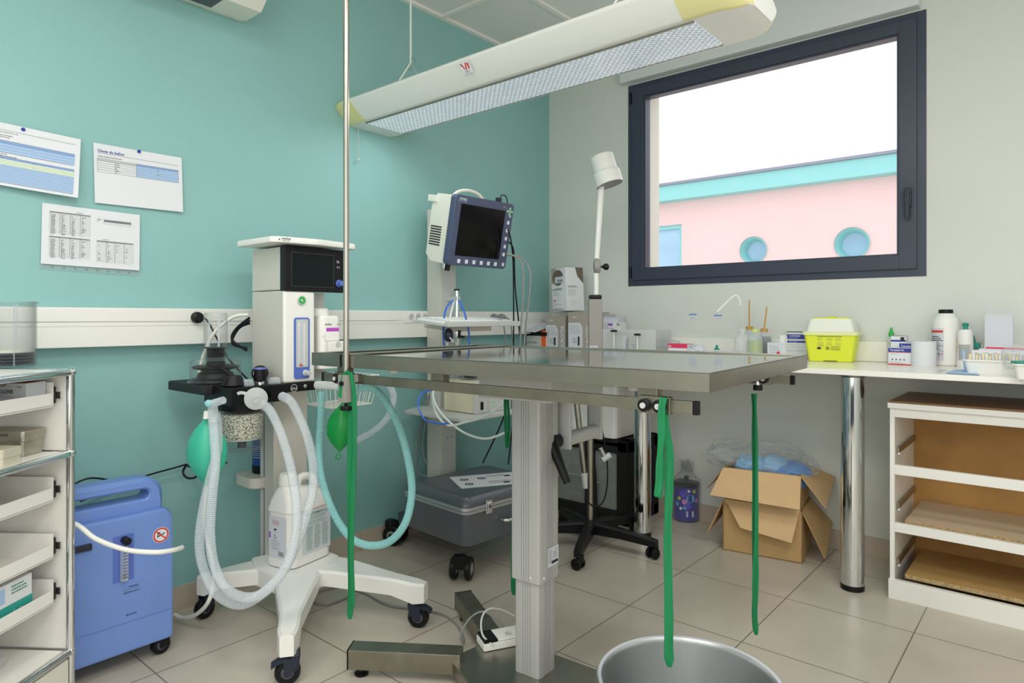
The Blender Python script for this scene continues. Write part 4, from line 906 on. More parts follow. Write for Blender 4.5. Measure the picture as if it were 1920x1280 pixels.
# foot pedal on the base
fp = thing('foot_pedal', 'small white and black foot pedal lying on the table base plate', 'pedal', LW(-.12, -.12, .0625), TA+rad(20))
Mp = Matrix.Translation(at(938, 1225, z=.0625)+V((-.03, .07, 0))) @ Matrix.Rotation(rad(62), 4, 'Z')
B().box(WHITE, -.09, .09, -.035, .035, .0, .022, .003, Mp).build('pedal_base', fp)
B().box(BLACK, -.088, -.045, -.033, .033, .0225, .031, .002, Mp).build('pedal', fp); B().box(BLACK, .045, .088, -.033, .033, .0225, .031, .002, Mp).build('pedal', fp)
b = B().box(WHITE, -.044, .044, -.034, .034, .0225, .029, .002, Mp); b.small(INK, Mp @ fr((-.03, -.02, .029), (0, 1, 0), (-1, 0, 0)), .0, -.02, .025, 4, .005, .0012); b.build('pedal_cover', fp)
B().tube(LGREY, [at(*q[:2], d=q[2]) for q in ((925, 1210, 1.95), (905, 1190, 1.97), (903, 1160, 2.0), (915, 1142, 2.03), (938, 1142, 2.06), (965, 1155, 2.08))], .003, 8).build('pedal_cable', fp)
B().tube(GREYP, [at(*q[:2], d=q[2]) for q in ((868, 1208, 2.08), (864, 1190, 2.08), (880, 1160, 2.1), (905, 1146, 2.1), (930, 1160, 2.1), (945, 1175, 2.05))], .003, 8).build('pedal_cable', fp)

# rail clamps and straps
def clamp(px, d, label, x=None, sgn=-1):
    p = MTb.inverted() @ at(px, 0, d=d); y = sgn*.362
    t = thing('strap_clamp', label, 'clamp', LW(p.x, y, .873))
    yo = y-.018 if sgn < 0 else y+.018
    B().box(STEELD, p.x-.035, p.x+.035, min(y-.006, y+.006)-.003, max(y-.006, y+.006)+.003, .856, .891, .002, MTb).build('clamp_plate', t)
    for dx in (-.016, .016):
        B().cyl(BLACK, LW(p.x+dx, y-.008, .873), LW(p.x+dx, y-.024, .873), .013, bev=.002).build('clamp_knob', t)
        B().cyl(LGREY, LW(p.x+dx, y-.024, .873), LW(p.x+dx, y-.0265, .873), .006, n=14).build('clamp_bolt', t)
    return LW(p.x, y-.016, .885)
c1 = clamp(653, 1.93, 'steel strap clamp with black knobs at the left end of the front rail')
c2 = clamp(1240, 1.36, 'steel strap clamp with black knobs at the right end of the front rail')
c3 = clamp(1412, 1.87, 'steel strap clamp on the far rail near the right corner', sgn=1)
def dz(d, py): return 1.05-(py-595)*d/FPX
def strap(label, groups, seed):
    t = thing('leg_strap', label, 'strap', groups[0][0][0])
    for i, (pts, w_) in enumerate(groups): ribbon(B(), GREEN, pts, w_, RV, seed=seed+i*7, fold=w_*.12, taper=lambda u: 1 if u < .93 else 1-(u-.93)*8).build('band', t)
def pix(l): return [at(a, b_, d=c_) for a, b_, c_ in l]
strap('dark green cloth strap hanging from the left front rail clamp beside the breathing bag', [
    (pix([(655, 697, 1.88), (656, 730, 1.87), (658, 800, 1.87), (656, 900, 1.87), (657, 1000, 1.87), (658, 1080, 1.87), (657, 1130, 1.87), (656, 1160, 1.87)]), .017),
    (pix([(657, 698, 1.86), (664, 740, 1.86), (665, 830, 1.86), (662, 930, 1.86), (659, 1040, 1.86), (661, 1090, 1.86), (662, 1140, 1.86)]), .012),
    (pix([(655, 697, 1.86), (646, 705, 1.86), (642, 725, 1.86), (638, 745, 1.86)]), .016)], 2)
strap('long green cloth strap looped over the right front rail clamp above the steel bucket', [
    (pix([(1246, 745, 1.31), (1247, 790, 1.31), (1255, 850, 1.31), (1254, 930, 1.31), (1252, 1000, 1.31), (1253, 1080, 1.31), (1254, 1160, 1.31), (1254, 1215, 1.31), (1255, 1250, 1.31)]), .017),
    (pix([(1244, 745, 1.30), (1240, 770, 1.30), (1240, 820, 1.30), (1236, 870, 1.30), (1234, 910, 1.30), (1232, 930, 1.30), (1237, 925, 1.31), (1240, 890, 1.315), (1239, 850, 1.315), (1240, 800, 1.315), (1245, 750, 1.315)]), .013)], 5)
strap('green cloth strap hanging from the far rail clamp in front of the cardboard box', [
    (pix([(1414, 738, 1.84), (1415, 790, 1.84), (1416, 900, 1.84), (1416, 1000, 1.84), (1417, 1090, 1.84), (1415, 1150, 1.84), (1418, 1190, 1.84)]), .017),
    (pix([(1416, 738, 1.83), (1418, 860, 1.83), (1417, 990, 1.83), (1413, 1080, 1.83), (1413, 1172, 1.83)]), .007)], 9)
strap('green cloth strap hanging behind the grey table column', [
    (pix([(946, 700, 2.32), (947, 740, 2.32), (948, 800, 2.32), (951, 840, 2.32), (954, 800, 2.32), (952, 740, 2.32), (950, 700, 2.32)]), .010),
    (pix([(965, 700, 2.3), (966, 850, 2.3), (965, 980, 2.3), (964, 1060, 2.3), (963, 1115, 2.3)]), .022)], 12)
b = B().cyl(BLACK, c3+V((0, 0, -.03)), c3+V((0, 0, -.045)), .013).cyl(CHROME, c3+V((0, 0, -.006)), c3+V((0, 0, -.035)), .007); b.build('clamp_ring', label='small black and chrome ring under the far rail clamp', cat='clamp')
# infusion pole
p = MTb.inverted() @ at(686, 720, d=1.93); pc = LW(p.x, -.39, 0)
t = thing('infusion_pole', 'tall thin steel infusion pole clamped to the front rail of the table', 'pole', V((pc.x, pc.y, .80)))
B().cyl(POLE, (pc.x, pc.y, .885), (pc.x, pc.y, 2.2), .0082, n=18).build('pole', t)
B().box(SHEATH, p.x-.017, p.x+.017, -.406, -.369, .81, .888, .002, MTb).build('clamp_block', t)
B().box(SHEATH, p.x+.006, p.x+.024, -.38, -.35, .866, .888, .001, MTb).build('clamp_jaw', t)
B().lathe(BLACK, [(.005, .02), (.005, .005), (.017, .004), (.018, -.002), (.016, -.008), (.001, -.009)], (pc.x, pc.y, .795), n=20).build('clamp_screw', t)
B().cyl(BLACK, LW(p.x+.003, -.406, .864), LW(p.x+.003, -.413, .864), .0065, n=14).build('clamp_bolt', t)
for s_ in (-1, 1): B().tube(POLE, [(pc.x, pc.y, 2.19), (pc.x+s_*.04, pc.y, 2.2), (pc.x+s_*.07, pc.y, 2.22), (pc.x+s_*.075, pc.y, 2.25)], .004).build('hook', t)
# steel bucket
c = at(1292, 1276, z=.3); c.z = 0
b = B().lathe(mat('satin_steel', '#dcdddd', .3, 1), [(.12, 0), (.145, .03), (.172, .2), (.18, .292), (.188, .295), (.190, .3), (.187, .304), (.180, .303), (.176, .292), (.168, .2), (.141, .034), (.11, .006), (.001, .005)], c, n=72)
b.build('steel_bucket', label='round brushed steel bucket standing below the long green strap', cat='bucket')

# ================================================================== HANGING LAMP
LY = 1.885
t = thing('hanging_lamp', 'long cream ceiling hung fluorescent lamp with yellowed end caps', 'lamp', (.87, LY, 1.9))
def lsec(x, q=1, dzz=0): 
    P_ = [(-.118, 0), (-.13, .004), (-.16, .022), (-.185, .045), (-.203, .062), (-.207, .072), (-.2, .08), (-.16, .10), (-.08, .115), (.08, .115), (.16, .10), (.2, .08), (.207, .072), (.203, .062), (.185, .045), (.16, .022), (.13, .004), (.118, 0)]
    return [(x, LY+y*q, 1.9+dzz+(z-0)*(.25+.75*q if q < 1 else 1)) for y, z in P_]
b = B().loft(WHITE, [lsec(.13), lsec(1.6)]); b.build('lamp_body', t, ang=25)
def capmat(c):
    return YELP if abs(c.y-LY) > .085 else None
for x0, sgn in ((.13, -1), (1.6, 1)):
    b = B(); L_ = .185; R = []
    for u, q in ((0, 1.006), (.35, 1.006), (.6, .97), (.8, .86), (.93, .7), (1, .52)): R.append(lsec(x0+sgn*L_*u, q, .0 if u < .9 else .01*u))
    if sgn < 0: R = R[::-1]
    b.loft(WHITE, R, fm=capmat); b.build('end_cap', t, ang=35)
B().box(DIFF, .105, 1.625, LY-.105, LY+.098, 1.896, 1.8995).build('diffuser', t)
for y in (LY-.107, LY+.1): B().box(STEEL, .105, 1.625, y-.002, y+.002, 1.894, 1.90).build('diffuser_edge', t)
c = at(906, 131, d=2.42); Ml = fr((c.x-.03, LY-.178, 1.935), (1, 0, 0), (0, -.8, .9))
b = B().dec(PAPER, Ml, 0, -.004, .05, .045, .006).face(RED, [Ml @ V((x, y, .0065)) for x, y in ((.004, .034), (.012, .034), (.020, .014), (.018, .010))]).face(RED, [Ml @ V((x, y, .0065)) for x, y in ((.02, .01), (.028, .034), (.036, .034), (.024, .008))]).face(RED, [Ml @ V((x, y, .0065)) for x, y in ((.034, .01), (.036, .03), (.044, .034), (.04, .01))]).text(INK, Ml, 'VISIO', .012, .0, .009, .0065); b.build('badge', t)
kx = at(770, 125, y=LY)
for xx in (kx.x, 1.35):
    o = B().tube(WHT, [(xx, LY, ZC), (xx, LY, 2.3), (xx, LY, 2.15)], .0045, 8).build('suspension_cord', t)
    B().tube(WHT, [(xx, LY, 2.15), (xx-.03, LY-.03, 2.08), (xx-.07, LY-.06, 2.013)], .0035, 8).build('cord_branch', o)
    B().tube(LGREY, [(xx, LY, 2.15), (xx+.01, LY+.05, 2.08), (xx+.02, LY+.09, 2.01)], .0015, 6).build('cord_branch', o)
    B().tube(INKG, [(xx, LY, 2.15), (xx-.03, LY, 2.14), (xx, LY, 2.12), (xx+.03, LY, 2.15), (xx+.01, LY, 2.17), (xx, LY, 2.14)], .001, 5).build('cord_knot', o)
c0 = at(672, 222, y=1.80); b = B().cyl(LGREY, (c0.x, 1.8, 1.9), (c0.x, 1.8, at(672, 298, y=1.80).z), .0012, n=6); b.sph(LGREY, (c0.x, 1.8, at(672, 300, y=1.80).z), .007); b.build('pull_chain', t)

# ================================================================== MONITOR CART
CR = rad(-5)
t = thing('equipment_cart', 'grey post cart on twin wheel castors carrying a monitor, a keyboard and a light source', 'cart', (.3, 2.1, 0)); cart = t
B().box(BODY, .055, .15, 2.18, 2.285, .12, 1.575, .004).build('post', t)
B().box(LGREY, .150, .1525, 2.192, 2.273, .12, 1.57, .001).build('post_cover', t)
for z in (.47, .53, .6): 
    for y in (2.225, 2.255): B().cyl(INK, (.1525, y, z), (.1533, y, z), .003, n=8).build('screw_hole', t)
B().prism(LGREY, [(.05, 2.12), (.1, 2.0), (.47, 1.985), (.5, 2.0), (.5, 2.34), (.47, 2.36), (.05, 2.36)], .606, .622, None, .003).build('shelf', t)
B().prism(DGREY, [(.03, 2.02), (.12, 1.95), (.56, 1.95), (.56, 2.35), (.03, 2.4)], .110, .132, None, .004).build('base', t)
for x, y, a in ((.055, 1.985, 200), (.585, 1.885, -60), (.585, 2.38, 20), (.06, 2.42, 120)):
    caster(t, x-.3, y-2.1, .046, .056, rad(a), BLACK, GREYP, BLACK, .108, pedal=(y < 1.99 and x < .3), twin=True)
B().cyl(CHROME, (.205, 2.235, .99), (.205, 2.235, 1.18), .0125, n=20).cyl(BLACK, (.205, 2.235, 1.178), (.205, 2.235, 1.186), .0135, n=20).cyl(CHROME, (.205, 2.235, .70), (.205, 2.235, .99), .0125, n=20).build('chrome_tube', t)
B().box(LGREY, .15, .215, 2.22, 2.25, 1.13, 1.15).box(LGREY, .15, .215, 2.22, 2.25, .93, .95).build('tube_bracket', t)
# keyboard tray
MK = fr((.47, 1.90, 1.012), (0, 1, 0), (-.165, 0, .016))    # x along the wall, y towards the wall, z up
B().box(LGREY, .0, .47, -.02, .0, .0, .022, .003, MK).box(LGREY, -.0, .47, .0, .20, .0, .006, .001, MK).box(BODY, .1, .36, .06, .24, -.03, -.001, .006, MK).build('keyboard_tray', t)
B().cyl(BLACK, MK @ V((.12, .03, -.02)), MK @ V((.12, .03, -.055)), .006).cyl(BLACK, MK @ V((.12, .03, -.045)), MK @ V((.15, .03, -.05)), .005).build('tray_lever', t)
kb = thing('keyboard', 'white keyboard lying on the monitor cart tray', 'keyboard', MK @ V((.23, .09, .0065)))
B().box(WHITE, .012, .455, .002, .185, .0065, .02, .004, MK).build('keyboard_body', kb)
b = B()
for r_ in range(6):
    n = 19
    for k in range(n):
        b.box(LPAP if (k > 14 or k == 0) else WHITE, .02+k*.0223, .02+k*.0223+.019, .012+r_*.0265, .012+r_*.0265+.021, .0195, .0255, .0015, MK, seg=1)
b.build('keys', kb)
B().dec(INKG, MK, .36, .02, .035, .02, .0262).build('label', kb)
# monitor
m_ = thing('medical_monitor', 'tilted monitor with black screen in a slate blue bezel on the cart', 'monitor', (.3, 2.2, 1.28))
MM = fr((.345, 2.035, 1.283), (.045, 1, 0), (.2, 0, .98))   # x right, y up, z out of the screen
MW, MH = .375, .312
B().prism(STORZ, [(0, .012), (.012, 0), (MW-.012, 0), (MW, .012), (MW, MH-.012), (MW-.012, MH), (.012, MH), (0, MH-.012)], -.035, 0, MM, .005).build('bezel', m_)
B().box(SCRB, .037, .318, .045, .275, -.0005, .0012, 0, MM).build('screen', m_)
B().prism(CREAM, [(-.165, .03), (-.125, .0), (-.035, .0), (-.035, MH-.005), (-.135, MH-.005), (-.165, MH-.06)], .006, MW-.03, MM @ Matrix(((0, 0, 1, 0), (0, 1, 0, 0), (1, 0, 0, 0), (0, 0, 0, 1))), .004).build('monitor_housing', m_)
b = B()
for k in range(8): b.box(INK, .0045, .0065, .075+k*.0115, .081+k*.0115, -.15, -.075, 0, MM)
b.build('air_slots', m_)
B().box(CREAM, .0, .008, MH-.045, MH-.015, -.19, -.13, .001, MM).build('mounting_lug', m_)
B().tube(CREAM, [(MM @ V((x, y, -.075))) for x, y in ((.04, MH-.02), (.07, MH+.012), (.13, MH+.028), (.2, MH+.02), (.24, MH-.005))], .007, 10).build('carry_handle', m_)
for k in range(6): B().prism(PAPER, [(x+.065+k*.047, y+.021) for x, y in rr(.016, .018, .003)], 0, .003, MM).build('button', m_)
for k in range(5): B().prism(PAPER, [(x+.346, y+.07+k*.038) for x, y in rr(.013, .017, .003)], 0, .003, MM).build('button', m_)
B().prism(PAPER, [(x+.352, y+.022) for x, y in rr(.013, .017, .003)], 0, .003, MM).build('button', m_)
GRNB = mat('pale_green_button', '#a8d8b4', .4)
for x, y in ((.346, .288), (.346, .262), (.332, .275), (.36, .275), (.346, .275), (.352, .252)): B().prism(GRNB, [(px_+x, py_+y) for px_, py_ in rr(.0105, .0105, .003)], 0, .003, MM).build('arrow_button', m_)
b = B().text(PAPER, MM, 'STORZ', .022, .290, .014, .0006, bold=.02).text(PAPER, MM, 'KARL STORZ - ENDOSKOPE', .018, .284, .004, .0006).text(INKG, MM, 'telecam DX II', .15, .292, .008, .0006).text(PAPER, MM, 'DX II', .30, .290, .007, .0006).disc(RED, MM, .336, .02, .0025, .001); b.build('lettering', m_)
B().cyl(CREAM, MM @ V((.375, .085, -.07)), MM @ V((.40, .085, -.07)), .016).cyl(BLACK, MM @ V((.40, .085, -.07)), MM @ V((.425, .085, -.07)), .012).build('side_plug', m_)
B().cyl(BLACK, MM @ V((.04, -.001, -.04)), MM @ V((.04, -.03, -.04)), .012).cyl(CHROME, MM @ V((.04, -.001, -.06)), MM @ V((.04, -.022, -.06)), .012).build('foot_knob', m_)
B().box(LGREY, .12, .2, 2.2, 2.27, 1.38, 1.5, .003).build('mounting_arm', m_)
B().box(NAVYB, .30, .325, MH, MH+.02, -.06, -.04, .002, MM).tube(BLACK, [MM @ V(q) for q in ((.315, MH+.01, -.05), (.33, MH+.035, -.05), (.36, MH+.03, -.05), (.38, MH-.02, -.05), (.385, MH-.1, -.06))], .0025, 8).build('top_connector', m_)
# hanging cables
def cable(m, pts, r, label, nm='cable', par=None, extra=()):
    b = B().tube(m, pix(pts), r, 8, 8)
    for e in extra: b.tube(m, pix(e), r, 8, 8)
    return b.build(nm, label=label, cat='cable')
cable(BLACK, [(952, 430, 3.1), (958, 450, 3.12), (962, 490, 3.15), (963, 560, 3.2), (963, 620, 3.25), (961, 700, 3.25), (945, 780, 3.2), (905, 868, 3.1)], .0035, 'black cable falling from the monitor behind the keyboard', extra=([(953, 453, 3.1), (963, 470, 3.12), (966, 540, 3.15), (972, 600, 3.2), (975, 660, 3.2), (965, 760, 3.2), (953, 870, 3.1)],))
cable(GREYP, [(950, 475, 3.1), (968, 482, 3.1), (980, 500, 3.1), (981, 560, 3.1), (976, 620, 3.12), (975, 700, 3.15), (968, 830, 3.15)], .0045, 'grey cables looping right of the monitor', extra=([(950, 478, 3.12), (975, 482, 3.12), (993, 505, 3.12), (994, 540, 3.12), (985, 620, 3.14), (980, 720, 3.16)],))
cable(BLUET, [(850, 562, 2.85), (836, 580, 2.85), (831, 620, 2.87), (834, 680, 2.87), (822, 725, 2.85), (795, 735, 2.8), (784, 755, 2.75), (795, 785, 2.72), (820, 793, 2.72), (840, 794, 2.72)], .0042, 'blue tube looping beside the cart post', extra=([(860, 562, 2.85), (872, 590, 2.87), (880, 640, 2.9), (868, 690, 2.9)],))
cable(CLRT, [(851, 564, 2.87), (843, 600, 2.87), (838, 650, 2.88), (822, 700, 2.86), (812, 740, 2.8), (818, 775, 2.75), (840, 797, 2.72), (870, 792, 2.7), (910, 780, 2.68), (945, 755, 2.66), (952, 735, 2.66)], .0048, 'pale translucent tubes looping below the light source shelf', extra=([(824, 700, 2.84), (812, 740, 2.78), (828, 775, 2.74), (865, 808, 2.7), (905, 822, 2.68), (935, 816, 2.67), (956, 805, 2.67)],))
cable(GREYP, [(810, 730, 3.2), (795, 765, 3.2), (788, 800, 3.2), (780, 850, 3.2), (785, 885, 3.2), (800, 893, 3.2)], .004, 'grey cables on the wall left of the cart post', extra=([(808, 740, 3.2), (798, 790, 3.2), (792, 840, 3.2), (800, 870, 3.2)],))
# light source box on the shelf
ls = thing('light_source', 'cream endoscopy light source box with slate blue panel on the cart shelf', 'medical device', (.35, 2.235, .6225), 0)
B().box(BEIGE, .245, .445, 2.11, 2.345, .624, .764, .004).build('housing', ls)
Mx = fr((.4455, 2.11, .624), (0, 1, 0), (0, 0, 1))
B().box(LGREY, .435, .449, 2.107, 2.348, .623, .766, .003).build('front_plate', ls)
Mx = fr((.449, 2.11, .624), (0, 1, 0), (0, 0, 1))
b = B().dec(STORZ, Mx, .02, .075, .21, .055).text(PAPER, Mx, 'xenon 100', .1, .105, .009, .001).dec(GREYP, Mx, .08, .0, .0015, .075).dec(INK, Mx, .10, .083, .07, .004, .001); b.build('front_print', ls)
B().box(BLACK, .449, .454, 2.14, 2.155, .64, .675, .001).build('power_switch', ls)
for z in (.665, .65): B().box(GRNB, .449, .451, 2.215, 2.23, z, z+.010, .001).build('button', ls)
B().lathe(CLRT, [(.04, 0), (.042, .03), (.04, .05)], (.2, 2.1, .77), n=20, caps=(True, False)).build('cup', ls) if 0 else None
jr = thing('suction_jar', 'clear jar with a black coil behind the rail on the light source', 'jar', (.33, 2.2, .7665))
B().lathe(CPL3, [(.05, 0), (.055, .02), (.055, .07), (.05, .075)], (.33, 2.2, .767), n=28, caps=(True, False)).build('jar_body', jr)
B().lathe(BLACK, [(.03, .005), (.035, .02), (.03, .04), (.01, .045)], (.33, 2.2, .767), n=20).build('coil', jr)
pw = thing('round_hand_switch', 'dark blue oval hand switch hanging on the cart tube', 'switch', at(840, 628, d=2.83))
B().sph(NAVYB, at(841, 628, d=2.82), .03, (.7, .7, 1)).build('switch_body', pw); B().cyl(LGREY, at(843, 632, d=2.79), at(850, 641, d=2.79), .003).build('switch_clip', pw)
# grey case
cc = thing('instrument_case', 'graphite grey hard case with silver trim on the cart base', 'case', (.42, 2.1, .133), CR)
MC = Matrix.Translation((.628, 1.862, .134)) @ Matrix.Rotation(CR, 4, 'Z')      # x from -0.42..0, y 0..0.50
def cring(z, i, r=.03): return [(x-.21, y+.25, z) for x, y in rr(.42-2*i, .50-2*i, r)]
b = B().loft(CASEG, [cring(z, i) for z, i in ((0, .012), (.008, .004), (.135, 0))], M=MC); b.build('case_body', cc, ang=50)
b = B().loft(CASEG, [cring(z, i) for z, i in ((.158, 0), (.172, .0), (.178, .004), (.178, .007), (.19, .014), (.197, .022), (.2, .04))], M=MC); b.build('case_lid', cc, ang=50)
b = B().loft(CASEL, [cring(z, i, .033) for z, i in ((.134, -.004), (.145, -.0045))], M=MC).loft(CASEL, [cring(z, i, .033) for z, i in ((.147, -.0045), (.159, -.004))], M=MC); b.build('case_trim', cc)
for yy_ in (.12, .38):
    b = B().box(CHROME, .003, .010, yy_-.018, yy_+.018, .12, .175, .002, MC).box(CHROME, .010, .014, yy_-.011, yy_+.011, .128, .165, .002, MC).cyl(DGREY, MC @ V((.014, yy_, .15)), MC @ V((.0155, yy_, .15)), .006); b.build('latch', cc)
B().tube(CHROME, [MC @ V(q) for q in ((.003, .19, .08), (.03, .2, .08), (.035, .25, .08), (.03, .3, .08), (.003, .31, .08))], .007).build('case_handle', cc)
sh = B(); Mp_ = MC @ fr((-.13, .09, .2005), (.42, .9, 0), (-.9, .42, 0))
sh.box(PAPER, 0, .297, 0, .21, .0, .0008, 0, Mp_)
for x, y in ((.05, .14), (.05, .06), (.13, .14)): sh.ring(INK, Mp_, x, y, .019, .012, .0014).disc(INK, Mp_, x, y, .006, .0014)
for x, y in ((.2, .03), (.24, .14)): sh.dec(INK, Mp_, x, y, .028, .022, .0014)
sh.small(INKG, Mp_, .14, .08, .12, 6, .008, .002, 4, .0014).small(INKG, Mp_, .16, .18, .1, 4, .008, .002, 5, .0014).dec(INK, Mp_, .0, 0, .001, .001, .0014)
sh.build('printed_sheet', label='printed white sheet lying on the grey instrument case', cat='paper')

# ================================================================== EXAM LAMP STAND
hub = V((.755, 2.555, 0))
t = thing('examination_lamp', 'white examination lamp on a floor stand with black five-armed castor base', 'lamp', hub)
B().lathe(BLACK, [(.035, .055), (.042, .06), (.042, .10), (.03, .115), (.02, .118)], hub, n=24).build('star_hub', t)
for k in range(5):
    a = rad(-66+72*k); d = V((math.cos(a), math.sin(a), 0)); n = V((-d.y, d.x, 0)); R = []
    for u, ww, z0, z1 in ((.02, .055, .06, .112), (.15, .042, .062, .105), (.29, .036, .055, .09), (.325, .03, .055, .085)):
        c = hub+d*u; R.append([c+n*ww/2+V((0, 0, z0)), c+n*ww/2+V((0, 0, z1-.008)), c+n*(ww/2-.008)+V((0, 0, z1)), c-n*(ww/2-.008)+V((0, 0, z1)), c-n*ww/2+V((0, 0, z1-.008)), c-n*ww/2+V((0, 0, z0))])
    B().loft(BLACK, R).build('base_arm', t)
    caster(t, d.x*.305, d.y*.305, .024, .03, a+rad(70), BLACK, BLACK, BLACK, .062, twin=True)
ST = hub+V((0, 0, 0))
B().cyl(POLE, hub+V((0, 0, .11)), hub+V((0, 0, .86)), .0135, n=20).build('pole', t)
P3 = lambda px, py, d=3.06: at(px, py, d=d)
B().cyl(POLE, P3(1074, 690), P3(1098, 905), .0135, n=20).build('slanted_tube', t)
B().cyl(LGREY, P3(1096, 886), P3(1099, 914), .0175, n=20).build('tube_socket', t)
B().tube(BLACK, pix([(1098, 914, 3.05), (1100, 935, 3.04), (1115, 950, 3.03), (1132, 938, 3.04), (1139, 900, 3.06), (1137, 850, 3.1), (1128, 800, 3.12), (1125, 770, 3.12)]), .0035, 8).build('power_cable', t)
B().cyl(CHROME, P3(1126, 840), P3(1134, 858), .010).cyl(LGREY, P3(1130, 862), P3(1145, 852), .014).build('joint_clamp', t)
cs = P3(1116, 600); cs.z = 0
Ms_ = Matrix.Translation(cs) @ Matrix.Rotation(AZ, 4, 'Z')
B().box(SHEATH, -.031, .031, -.02, .02, .74, 1.135, .004, Ms_).build('spring_housing', t)
B().box(BLACK, -.029, .029, -.018, .018, 1.134, 1.155, .006, Ms_).build('housing_cap', t)
b = B().dec(LPAP, Ms_ @ fr((-.028, -.0205, .87), (1, 0, 0), (0, 0, 1)), 0, 0, .036, .05).small(INK, Ms_ @ fr((-.028, -.0208, .87), (1, 0, 0), (0, 0, 1)), .003, .045, .03, 7, .006, .0015); b.build('rating_label', t)
B().cyl(WHITE, P3(1118, 562), P3(1118, 512), .0115, n=20).build('lower_arm', t)
B().lathe(SHEATH, [(.001, -.016), (.03, -.014), (.034, -.002), (.034, .002), (.03, .014), (.001, .016)], P3(1119.5, 499), RV, 28).build('arm_joint', t)
B().lathe(BLACK, [(.006, 0), (.006, .022), (.014, .026), (.016, .04), (.010, .048)], P3(1122, 500), RV, 20).build('joint_knob', t)
B().cyl(WHITE, P3(1119, 485), P3(1127, 350), .012, .0145, n=20).build('upper_arm', t)
hc = P3(1127, 293); hd = (P3(1143, 350)-P3(1127, 293)).normalized()+FV*-.12
B().lathe(WHITE, [(.001, -.002), (.052, 0), (.056, .004), (.056, .075), (.062, .08), (.064, .085), (.064, .138), (.061, .142)], hc, hd, 40, (True, False)).lathe(GREYP, [(.06, .139), (.001, .1385)], hc, hd, 40).build('lamp_head', t)

# carrier and white bin under the worktop
t = thing('pet_carrier', 'black fabric pet carrier with grey mesh windows under the worktop', 'pet carrier', (.44, 3.03, 0))
def crate(b, m, x0, x1, y0, y1, z0, z1, w_):
    for x in (x0, x1-w_):
        for y in (y0, y1-w_): b.box(m, x, x+w_, y, y+w_, z0, z1, .012)
    for z in (z0, z1-w_):
        for y in (y0, y1-w_): b.box(m, x0, x1, y, y+w_, z, z+w_, .012)
        for x in (x0, x1-w_): b.box(m, x, x+w_, y0, y1, z, z+w_, .012)
    return b
b = crate(B(), BLKFAB, .08, .76, 2.885, 3.215, .0, .43, .07); b.box(BLKFAB, .10, .74, 2.9, 3.2, .0, .03).box(BLKFAB, .5, .56, 2.884, 2.9, .0, .43, .004).box(BLKFAB, .08, .76, 2.885, 3.215, .385, .425, .012)
b.build('carrier_frame', t)
B().box(MESHF, .1, .74, 2.90, 2.905, .03, .41).build('front_mesh', t); B().box(MESHF, .745, .75, 2.9, 3.2, .03, .41).build('side_mesh', t)
B().tube(BLKFAB, [(.50, 2.87, .40), (.53, 2.865, .37), (.57, 2.86, .28), (.58, 2.862, .12), (.575, 2.87, .02)], .012, 8, M=Matrix.Identity(4)).build('shoulder_strap', t)
B().tube(CASEL, [(.1, 2.875, .02), (.25, 2.872, .16), (.42, 2.872, .22), (.6, 2.874, .2)], .004, 6).build('piping', t)
b = B().loft(WHITE, rings([(.432, .27, .27, .02), (.436, .28, .28, .022), (.70, .31, .31, .022), (.702, .325, .325, .022), (.725, .325, .325, .022)], (.55, 3.02)), caps=(True, True))
b.build('white_bin', label='white plastic bin standing on the black carrier under the worktop', cat='bin')

# ================================================================== WORKTOP
t = thing('worktop', 'long white laminate worktop on round chrome legs below the window', 'worktop', (2.0, 2.95, 0)); wt = t
B().box(LAMIN, .056, XR-.01, 2.66, YW-.001, .836, .856, .002).build('top', t)
B().box(LAMIN, .815, XR-.01, YW-.02, YW-.001, .8565, .945, .004).build('upstand', t)
for x in (1.803, .872, 3.2):
    y = 2.80 if x > 1 else 2.83
    l = B().cyl(CHROME, (x, y, .022), (x, y, .834), .041, n=40).build('leg', t)
    B().lathe(BLACK, [(.038, 0), (.042, .002), (.042, .02), (.04, .022)], (x, y, 0), n=40).build('foot', l); B().lathe(STEEL, [(.043, .82), (.058, .828), (.058, .8355)], (x, y, 0), n=40).build('flange', l)
# white carcass cabinet
CX0, CX1, CY0, CY1 = 1.93, 2.79, 2.80, 3.20
t = thing('drawerless_cabinet', 'white drawer cabinet carcass without drawers under the worktop', 'cabinet', ((CX0+CX1)/2, 3.0, 0))
B().box(BROWND, CX0-.003, CX1+.003, CY0+.0, CY1, .732, .738).box(WHITEM, CX0-.006, CX1+.006, CY0-.008, CY1, .712, .7315, .001).build('top_panel', t)
B().box(WHITEM, CX0, CX0+.016, CY0+.002, CY1, .0, .712, .001).build('side_panel', t); B().box(WHITEM, CX1-.016, CX1, CY0+.002, CY1, .0, .712, .001).build('side_panel', t)
B().box(WHITEM, CX0+.016, CX1-.016, CY0+.004, CY0+.022, .678, .712, .001).build('rail', t)
for z0, z1 in ((.464, .500), (.25, .284)): B().box(WHITEM, CX0+.016, CX1-.016, CY0+.003, CY0+.02, z0, z1, .001).build('rail', t)
B().box(WHITEM, CX0-.004, CX1+.004, CY0-.004, CY0+.016, .0, .072, .001).build('plinth', t)
B().box(BROWN, CX0+.01, CX0+.46, CY1-.008, CY1-.003, .02, .71).box(BROWN, CX0+.475, CX1-.01, CY1-.008, CY1-.003, .02, .71).build('back_board', t)
B().box(MESHF, CX0+.45, CX0+.485, CY1-.012, CY1-.007, .02, .71).build('back_joint', t)
for z, m in ((.276, BOARD), (.076, BOARD2)):
    s_ = B().box(m, CX0+.045, CX1-.045, CY0+.03, CY1-.02, z, z+.016).build('shelf_board', t); B().box(CHIP, CX0+.045, CX1-.045, CY0+.0285, CY0+.0302, z+.0005, z+.0155).build('chipboard_edge', s_)
